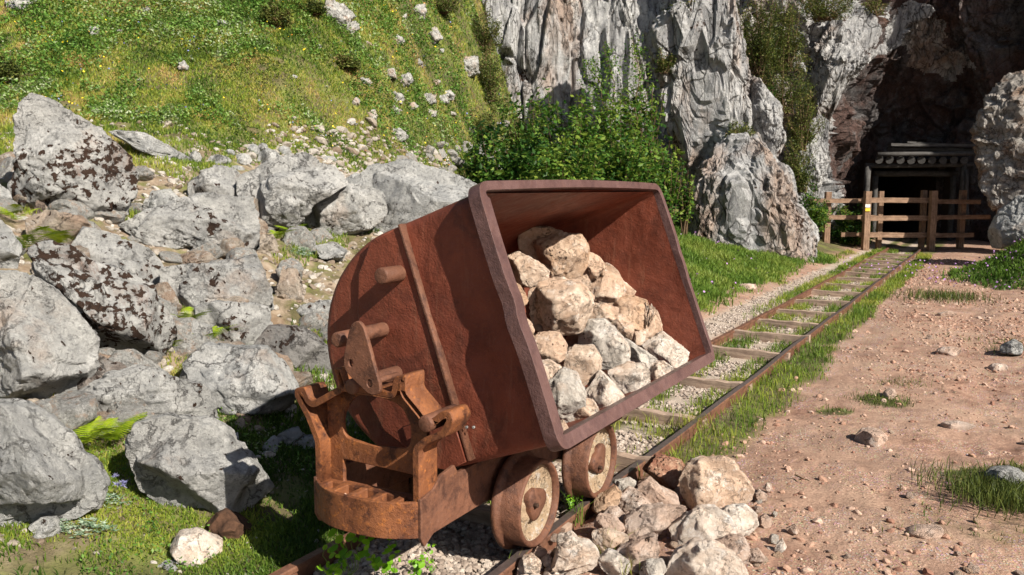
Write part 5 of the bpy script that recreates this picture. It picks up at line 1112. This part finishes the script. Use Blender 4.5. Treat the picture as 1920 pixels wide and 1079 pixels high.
# shrubs
def stem_tube(bm, pts, r0, r1, n=5):
    rings = []
    for i, q in enumerate(pts):
        t = i / (len(pts) - 1); r = r0 + (r1 - r0) * t; d = (Vector(pts[min(i + 1, len(pts) - 1)]) - Vector(pts[max(i - 1, 0)])).normalized(); x = d.orthogonal().normalized(); y = d.cross(x)
        rings.append([bm.verts.new(Vector(q) + (x * math.cos(k * 2 * math.pi / n) + y * math.sin(k * 2 * math.pi / n)) * r) for k in range(n)])
    for i in range(len(rings) - 1):
        for k in range(n): bm.faces.new((rings[i][k], rings[i][(k + 1) % n], rings[i + 1][(k + 1) % n], rings[i + 1][k]))
def shrub(px, py, rx, ry, Y, n, ls, label, mat='leaf', group='shrubs at the foot of the cliff', shoots=26, name='shrub', cat='shrub', down=True, tc=.5):
    c = at(px, py, Y); wx = rx / FPX * Y; wz = ry / FPX * Y; g = float(zterr(c[0], c[1])) if down else c[2] - wz
    base = np.array([c[0], c[1], g]); top = c[2] + wz
    o = empty(name, tuple(base), label, cat, group)
    C = []; bm = bmesh.new()
    # branch tips spread in the crown volume; leaves cluster along each shoot
    per = n // shoots; tt = []
    for s in range(shoots):
        d = rng.normal(size=3); d /= np.linalg.norm(d); rr = rng.uniform(.6, 1.12) 
        tip = np.array([c[0] + d[0] * wx * rr, c[1] + d[1] * wx * .8 * rr, c[2] + d[2] * wz * rr])
        if rng.uniform() < .25: tip[2] += wz * rng.uniform(.1, .45)
        b0 = np.array([c[0] + rng.normal() * wx * .15, c[1] + rng.normal() * wx * .15, g]); mid = (b0 + tip) / 2 + rng.normal(size=3) * wx * .12
        pts = [b0 * (1 - t) ** 2 + 2 * mid * t * (1 - t) + tip * t * t - base for t in np.linspace(0, 1, 6)]
        stem_tube(bm, pts, .010 * Y / 12, .003 * Y / 12, 4)
        t = rng.uniform(.35, 1.02, per); L = (b0 * (1 - t[:, None]) ** 2 + 2 * mid * t[:, None] * (1 - t[:, None]) + tip * t[:, None] ** 2)
        sp = wx * (.20 * (1.05 - t) + .08); L = L + rng.normal(size=(per, 3)) * sp[:, None] * (1, 1, .8); C.append(L)
        tt.append(np.clip(tc + rng.normal() * .22 + rng.uniform(-.35, .35, per), 0, 1))
    C = np.concatenate(C); tt = np.concatenate(tt); C[:, 2] = np.maximum(C[:, 2], g + .03)
    leaves('foliage', C - base, ls * rng.uniform(.4, 1.45, len(C)), tt, M[mat], o, up=.7)
    mesh_bm('stem', bm, M['stem'], o, True)
    return o
SH = [(950, 290, 85, 60, 12.6, 13000, 'dark low shrub at the left end of the shrub row'),
      (980, 225, 62, 56, 14.2, 4500, 'thin airy shrub with a bare-looking top against the grey cliff'),
      (1060, 250, 82, 64, 13.5, 9500, 'rounded shrub left of the middle of the row'),
      (1150, 232, 80, 68, 13.8, 9500, 'tallest full shrub in the middle of the row'),
      (1205, 205, 36, 62, 14.6, 4000, 'narrow upright shrub beside the rock pillar'),
      (1075, 310, 90, 50, 11.6, 14000, 'low shrub in front directly above the bucket'),
      (1175, 300, 80, 50, 11.8, 12000, 'bright green low shrub above the right half of the bucket'),
      (1246, 300, 34, 40, 13.4, 3600, 'shrub touching the foot of the rock pillar'),
      (1285, 350, 18, 34, 15.5, 1200, 'narrow shrub hanging down past the right side of the bucket')]
for s in SH: shrub(*s[:5], int(s[5] * .55), .043 if s[4] > 12 else .037, s[6], tc=.38 if 'dark' in s[6] else .52, shoots=44)
for i, (x0, y0, x1, y1, lab) in enumerate([(1195, 170, 1192, 72, 'tallest bare shoot rising above the shrubs'), (1150, 190, 1138, 85, 'leaning bare shoot left of the tallest one'), (1128, 175, 1105, 118, 'short shoot above the middle shrub')]):
    a = at(x0, y0, 14.0); b = at(x1, y1, 14.0); o = empty('shoot', tuple(a), lab, 'shoot', 'shoots rising above the shrubs'); bm = bmesh.new(); d = b - a
    pts = [d * t + np.array([.05 * math.sin(t * 5), 0, 0]) for t in np.linspace(-.6, 1, 8)]; stem_tube(bm, pts, .012, .004, 4); mesh_bm('stem', bm, M['stem'], o)
    t = rng.uniform(-.3, 1, 420); C = d[None] * t[:, None] + rng.normal(size=(420, 3)) * (.05 + .13 * (1 - t))[:, None]; leaves('foliage', C, np.full(420, .027), rng.uniform(.3, .9, 420), M['leaf'], o)
HS = [(1420, 60, 50, 75, 19.2, 11000, 'heath', 'large brownish-green bush filling the cleft right of the pillar'),
      (1480, 60, 55, 70, 19.6, 11000, 'heath', 'broad dark bush below the top edge between the pillar and the cave'),
      (1470, 150, 48, 62, 19.2, 9000, 'heath', 'brownish bush hanging in the middle of the cleft'),
      (1425, 195, 30, 45, 18.4, 5000, 'leaf', 'bright leafy bush next to the crumbly outcrop'),
      (1505, 220, 36, 60, 19.5, 7000, 'heath', 'dark bush left of the cave mouth'),
      (1500, 300, 36, 60, 19.0, 7000, 'heath', 'low dark bush above the left end of the fence'),
      (1390, 250, 36, 20, 16.9, 3000, 'heath', 'small tuft of heath on top of the buttress'),
      (1520, 395, 36, 40, 19.2, 5000, 'leaf', 'leafy bush behind the left rails of the fence'),
      (1600, 425, 40, 34, 20.6, 6000, 'leaf', 'dark leafy bush behind the middle of the fence'),
      (1290, 20, 46, 22, 17.4, 4000, 'heath', 'dry grassy bush on the top left shoulder of the pillar'),
      (1245, 115, 22, 22, 17.2, 1600, 'heath', 'dry tuft growing from the left side of the pillar'),
      (1312, 100, 20, 12, 17.3, 1200, 'heath', 'small green tuft on the face of the pillar'),
      (1545, 10, 60, 26, 19.8, 6000, 'heath', 'bush hanging over the top left of the cave'),
      (905, 60, 40, 50, 19.2, 6000, 'heath', 'dark bush where the slope meets the cliff'),
      (915, 150, 42, 55, 17.6, 7000, 'heath', 'brownish bush on the right edge of the slope'),
      (895, 232, 50, 42, 15.4, 7000, 'heath', 'dark bush above the scree'),
      (520, 28, 30, 22, 16.5, 2600, 'heath', 'dark round bush near the top of the slope'),
      (652, 122, 26, 18, 14.2, 2200, 'heath', 'small brown bush in the middle of the slope'),
      (585, 15, 26, 18, 17.5, 2200, 'heath', 'dark bush behind the tall weathered rock'),
      (12, 135, 26, 24, 13.0, 2600, 'heath', 'dark bush at the left edge of the slope'),
      (828, 8, 40, 20, 19, 3000, 'heath', 'dark bush at the top edge left of the cliff'),
      (1640, 10, 26, 20, 20.5, 1500, 'heath', 'small bush hanging over the roof of the cave')]
for (x, y, rx, ry, Y, n, mk, lab) in HS:
    onhill = x < 920
    if onhill: h = hit(x, y + ry * .8); Y = float(h[1])
    shrub(x, y, rx, ry, Y, n, .020 if mk == 'heath' else .028, lab, mk, 'bushes on the rocks and the slope', 30, down=onhill, name='bush', cat='bush', tc=.42)
# ferns
def fern(px, py, size, nf, label, tc=.5, Y=None):
    h = hit(px, py) if Y is None else at(px, py, Y); base = Vector((h[0], h[1] - .04, h[2] if Y else float(zterr(h[0], h[1] - .04)))); o = empty('fern', base, label, 'fern', 'ferns among the boulders')
    for f in range(nf):
        az = random.uniform(0, 2 * math.pi); L = size * random.uniform(.7, 1.1); el = random.uniform(.85, 1.35); V = []; T = []; ti = []
        d = Vector((math.cos(az), math.sin(az) * .8 - .25, 0)).normalized(); sd = Vector((-d.y, d.x, 0))
        for k in range(2, 20):
            t = k / 20; c = d * (L * t * math.cos(el * (1 - t * .7))) + Vector((0, 0, 1)) * (L * (math.sin(el) * t - .75 * t * t * .6)); wd = L * .30 * math.sin(math.pi * (t * .88 + .12)) 
            for s in (-1, 1):
                i = len(V); fw = (d + Vector((0, 0, .8))) * L * .011; dr = Vector((0, 0, -.15 * wd))
                V += [c - fw, c + fw, c + sd * s * wd + fw * 1.5 + dr]; T.append((i, i + 1, i + 2)); ti += [random.uniform(tc - .3, tc + .3)] * 3
        link('frond', mesh_np('frond', V, None, T, attrs={'tint': ti}), M['fern'], o)
    return o
def bf(px, py, size, nf, label, tc=.5):        # fern rooted in a gap, a little in front of the bank
    h = hit(px, py); return fern(px, py, size, nf, label, tc, Y=h[1] - .12)
bf(40, 415, .26, 6, 'yellow fern at the left edge below the tall pointed boulder', .8)
bf(55, 470, .36, 7, 'green fern left of the boulder with the broad band of moss')
bf(125, 458, .30, 9, 'yellowish fern under the tall pointed boulder', .85)
bf(165, 830, .20, 11, 'yellow-green fern under the long layered boulder', .75)
bf(218, 825, .20, 11, 'fern against the broad grey boulder, right of its neighbour', .65)
bf(360, 605, .2, 7, 'small fern on the left of the pale rock in the middle of the bank', .6)
bf(335, 650, .18, 7, 'small fern under the right side of the moss-banded boulder', .7)
bf(395, 640, .2, 8, 'small bright fern above the egg-like boulder', .6)
bf(520, 450, .22, 6, 'fern below the angular grey boulder', .6)
bf(550, 440, .2, 6, 'fern in the shade of the angular grey boulder', .4)
bf(730, 352, .15, 5, 'tuft of green fern growing on the beige boulder', .2)
# leafy sprouts in front of the cart
def round_leaf(c, n, s, V, T, ti, tv):
    n = n.normalized(); a = n.orthogonal().normalized(); b = n.cross(a); i = len(V); V.append(c + n * s * -.12)
    for k in range(8): an = k * math.pi / 4; V.append(c + (a * math.cos(an) * 1.15 + b * math.sin(an) * .8) * s)
    for k in range(8): T.append((i, i + 1 + k, i + 1 + (k + 1) % 8))
    ti += [tv] * 9
def sprout(px, py, hpx, nst, nl, ls, label, tc=.5, z=-.05):
    q = on_plane(px, py, ZV, z); hgt = hpx / FPX * q[1] * 1.05; o = empty('seedling', tuple(q), label, 'seedling', 'leafy seedlings by the rails')
    bm = bmesh.new(); V = []; T = []; ti = []
    for s in range(nst):
        top = Vector((random.uniform(-.5, .5) * hgt, random.uniform(-.4, .3) * hgt, hgt * random.uniform(.6, 1.05))); pts = [top * t + Vector((.02 * math.sin(t * 6), 0, 0)) for t in (0, .25, .5, .75, 1)]
        stem_tube(bm, pts, .002, .001, 5)
        for k in range(nl):
            t = random.uniform(.25, 1.03); c = top * t + Vector((random.uniform(-1, 1), random.uniform(-1, 1), random.uniform(-.4, .6))) * ls * 1.5
            round_leaf(c, Vector((random.gauss(0, .6) + .3, random.gauss(0, .6) - .6, 1)), ls * random.uniform(.6, 1.15), V, T, ti, min(1, max(0, tc + random.uniform(-.35, .35))))
    mesh_bm('stem', bm, M['stem_green'], o); link('leaves', mesh_np('leaves', V, None, T, smooth=True, attrs={'tint': ti}), M['sprout'], o)
sprout(652, 1085, 105, 4, 7, .017, 'seedling with round green leaves between the rails below the cart', .5)
sprout(620, 1092, 60, 4, 7, .013, 'small yellow-green seedling next to the left rail', .75)
sprout(722, 1085, 80, 4, 9, .014, 'bushy bright seedling below the middle of the buffer', .6)
sprout(775, 1090, 50, 3, 6, .012, 'small seedling with narrow leaves at the bottom edge', .5)
sprout(808, 1075, 45, 3, 5, .009, 'tiny seedling among the gravel right of the others', .6)
sprout(1075, 965, 45, 5, 10, .007, 'small clover-like plant between the two near wheels', .6)
def tuft(px, py, n, hgt, w_, spread, label, tc=.5, mat='grass', z=None, kind=None):
    q = hit(px, py) if z is None else on_plane(px, py, ZV, z); B = np.zeros((n, 3)); B[:, :2] = rng.normal(size=(n, 2)) * spread
    o = blades('grass_tuft', B, rng.uniform(.4, 1.1, n) * hgt, np.full(n, w_), np.clip(tc + rng.uniform(-.3, .3, n), 0, 1), M[mat], .8, None, tuple(q)); tag(o, label, 'grass tuft', None if kind else 'single grass tufts', kind)
tuft(1085, 985, 26, .16, .0035, .02, 'long-bladed grass tuft between the wheels', .45, 'grass_lush', -.05)
tuft(1150, 1045, 16, .13, .003, .03, 'thin grass blades in the middle of the spilled stones', .6, 'grass', -.04)
tuft(1180, 1078, 14, .12, .003, .03, 'thin grass blades at the bottom edge of the spilled stones', .6, 'grass', -.04)
tuft(1300, 800, 120, .10, .004, .06, 'straw-coloured grass tuft at the end of the rail strip', .7, 'grass', -.04)
tuft(970, 100 + 960, 10, .08, .003, .03, 'sparse blades beside the right rail at the bottom', .6, 'grass', -.04)
for (x, y, n_, h_, s_, lab) in ((1650, 752, 300, .045, .10, 'dark grass tuft in the middle of the path'), (1860, 925, 900, .11, .13, 'thick dark grass tuft left of the half-hidden rock'), (1910, 945, 500, .11, .10, 'grass tuft at the right edge below the half-hidden rock'), (1700, 720, 160, .04, .09, 'sparse grass patch right of the dark tuft'), (1905, 660, 260, .06, .12, 'grass patch at the upper right edge of the path'), (1770, 560, 700, .14, .25, 'grass spilling down the foot of the mound')):
    tuft(x, y, n_, h_, .004 if y > 600 else .007, s_, lab, .35, 'heath', kind='stuff')
# blue thistles
def thistle(px, py, size, label, heads=0, z=None):
    q = hit(px, py) if z is None else on_plane(px, py, ZV, z); q = np.array([q[0], q[1] - .03, q[2]]); o = empty('thistle', tuple(q), label, 'thistle', 'spiny thistles at the foot of the boulders'); V = []; T = []; ti = []
    for s in range(60):
        az = random.uniform(0, 6.28); r = size * random.uniform(.1, 1); c = Vector((r * math.cos(az), r * math.sin(az) * .6, size * random.uniform(.1, .7) * (1 - .5 * r / size))); tv = random.uniform(.1, 1)
        for k in range(7):
            a = random.uniform(0, 6.28); L = size * random.uniform(.12, .22); d = Vector((math.cos(a), math.sin(a), random.uniform(-.1, .8))).normalized(); sd = d.orthogonal().normalized() * L * .13; i = len(V)
            V += [c - sd, c + sd, c + d * L]; T.append((i, i + 1, i + 2)); ti += [tv] * 3
    link('leaves', mesh_np('leaves', V, None, T, attrs={'tint': ti}), M['thistle_leaf'], o)
    for hd in range(heads):
        c = Vector((random.uniform(-1, 1) * size, random.uniform(-.3, .1) * size, size * random.uniform(1.1, 1.8))); V = []; T = []
        for k in range(40):
            d = Vector((random.gauss(0, 1), random.gauss(0, 1), random.gauss(0, .6) + .3)).normalized(); L = size * random.uniform(.10, .26); sd = d.orthogonal().normalized() * L * .10; i = len(V); V += [c - sd, c + sd, c + d * L]; T.append((i, i + 1, i + 2))
        link('flower_head', mesh_np('flower_head', V, None, T, attrs={'tint': [random.random() for _ in V]}), M['thistle_blue'], o)
thistle(175, 1000, .11, 'spiny grey-green thistle on the grass at the lower left')
thistle(215, 945, .08, 'thistle with lavender-blue flower heads between the two lowest boulders', 9)
thistle(130, 990, .07, 'small spiny thistle left of the larger one')
thistle(570, 480, .12, 'pale thistle in the grass gap behind the cart')
def nettle():
    q = on_plane(155, 965, ZV, 0.); o = empty('wild_plant', tuple(q), 'upright leafy weed in front of the corner boulder', 'plant'); bm = bmesh.new(); top = Vector((.01, 0, .22)); stem_tube(bm, [top * t for t in (0, .5, 1)], .004, .002); mesh_bm('stem', bm, M['stem'], o)
    C = np.array([[math.cos(k * 2.4) * .035 * (1.2 - k / 22), math.sin(k * 2.4) * .035, .04 + k * .0088] for k in range(22)]); leaves('leaves', C, np.full(22, .026), rng.uniform(.2, .9, 22), M['leaf'], o, up=1.2)
nettle()
# twigs and dry bits
for (x0, y0, x1, y1, lab) in ((40, 1048, 150, 1035, 'long dry twig lying on the grass at the lower left'), (1490, 893, 1518, 905, 'small forked twig on the dirt path')):
    a = on_plane(x0, y0, ZV, -.02); b = on_plane(x1, y1, ZV, -.02); bm = bmesh.new(); d = b - a; stem_tube(bm, [d * t + np.array([0, .01 * math.sin(t * 9), .006]) for t in np.linspace(0, 1, 7)], .005, .002)
    o = mesh_bm('twig', bm, M['stem'], None); o.location = a; tag(o, lab, 'twig')
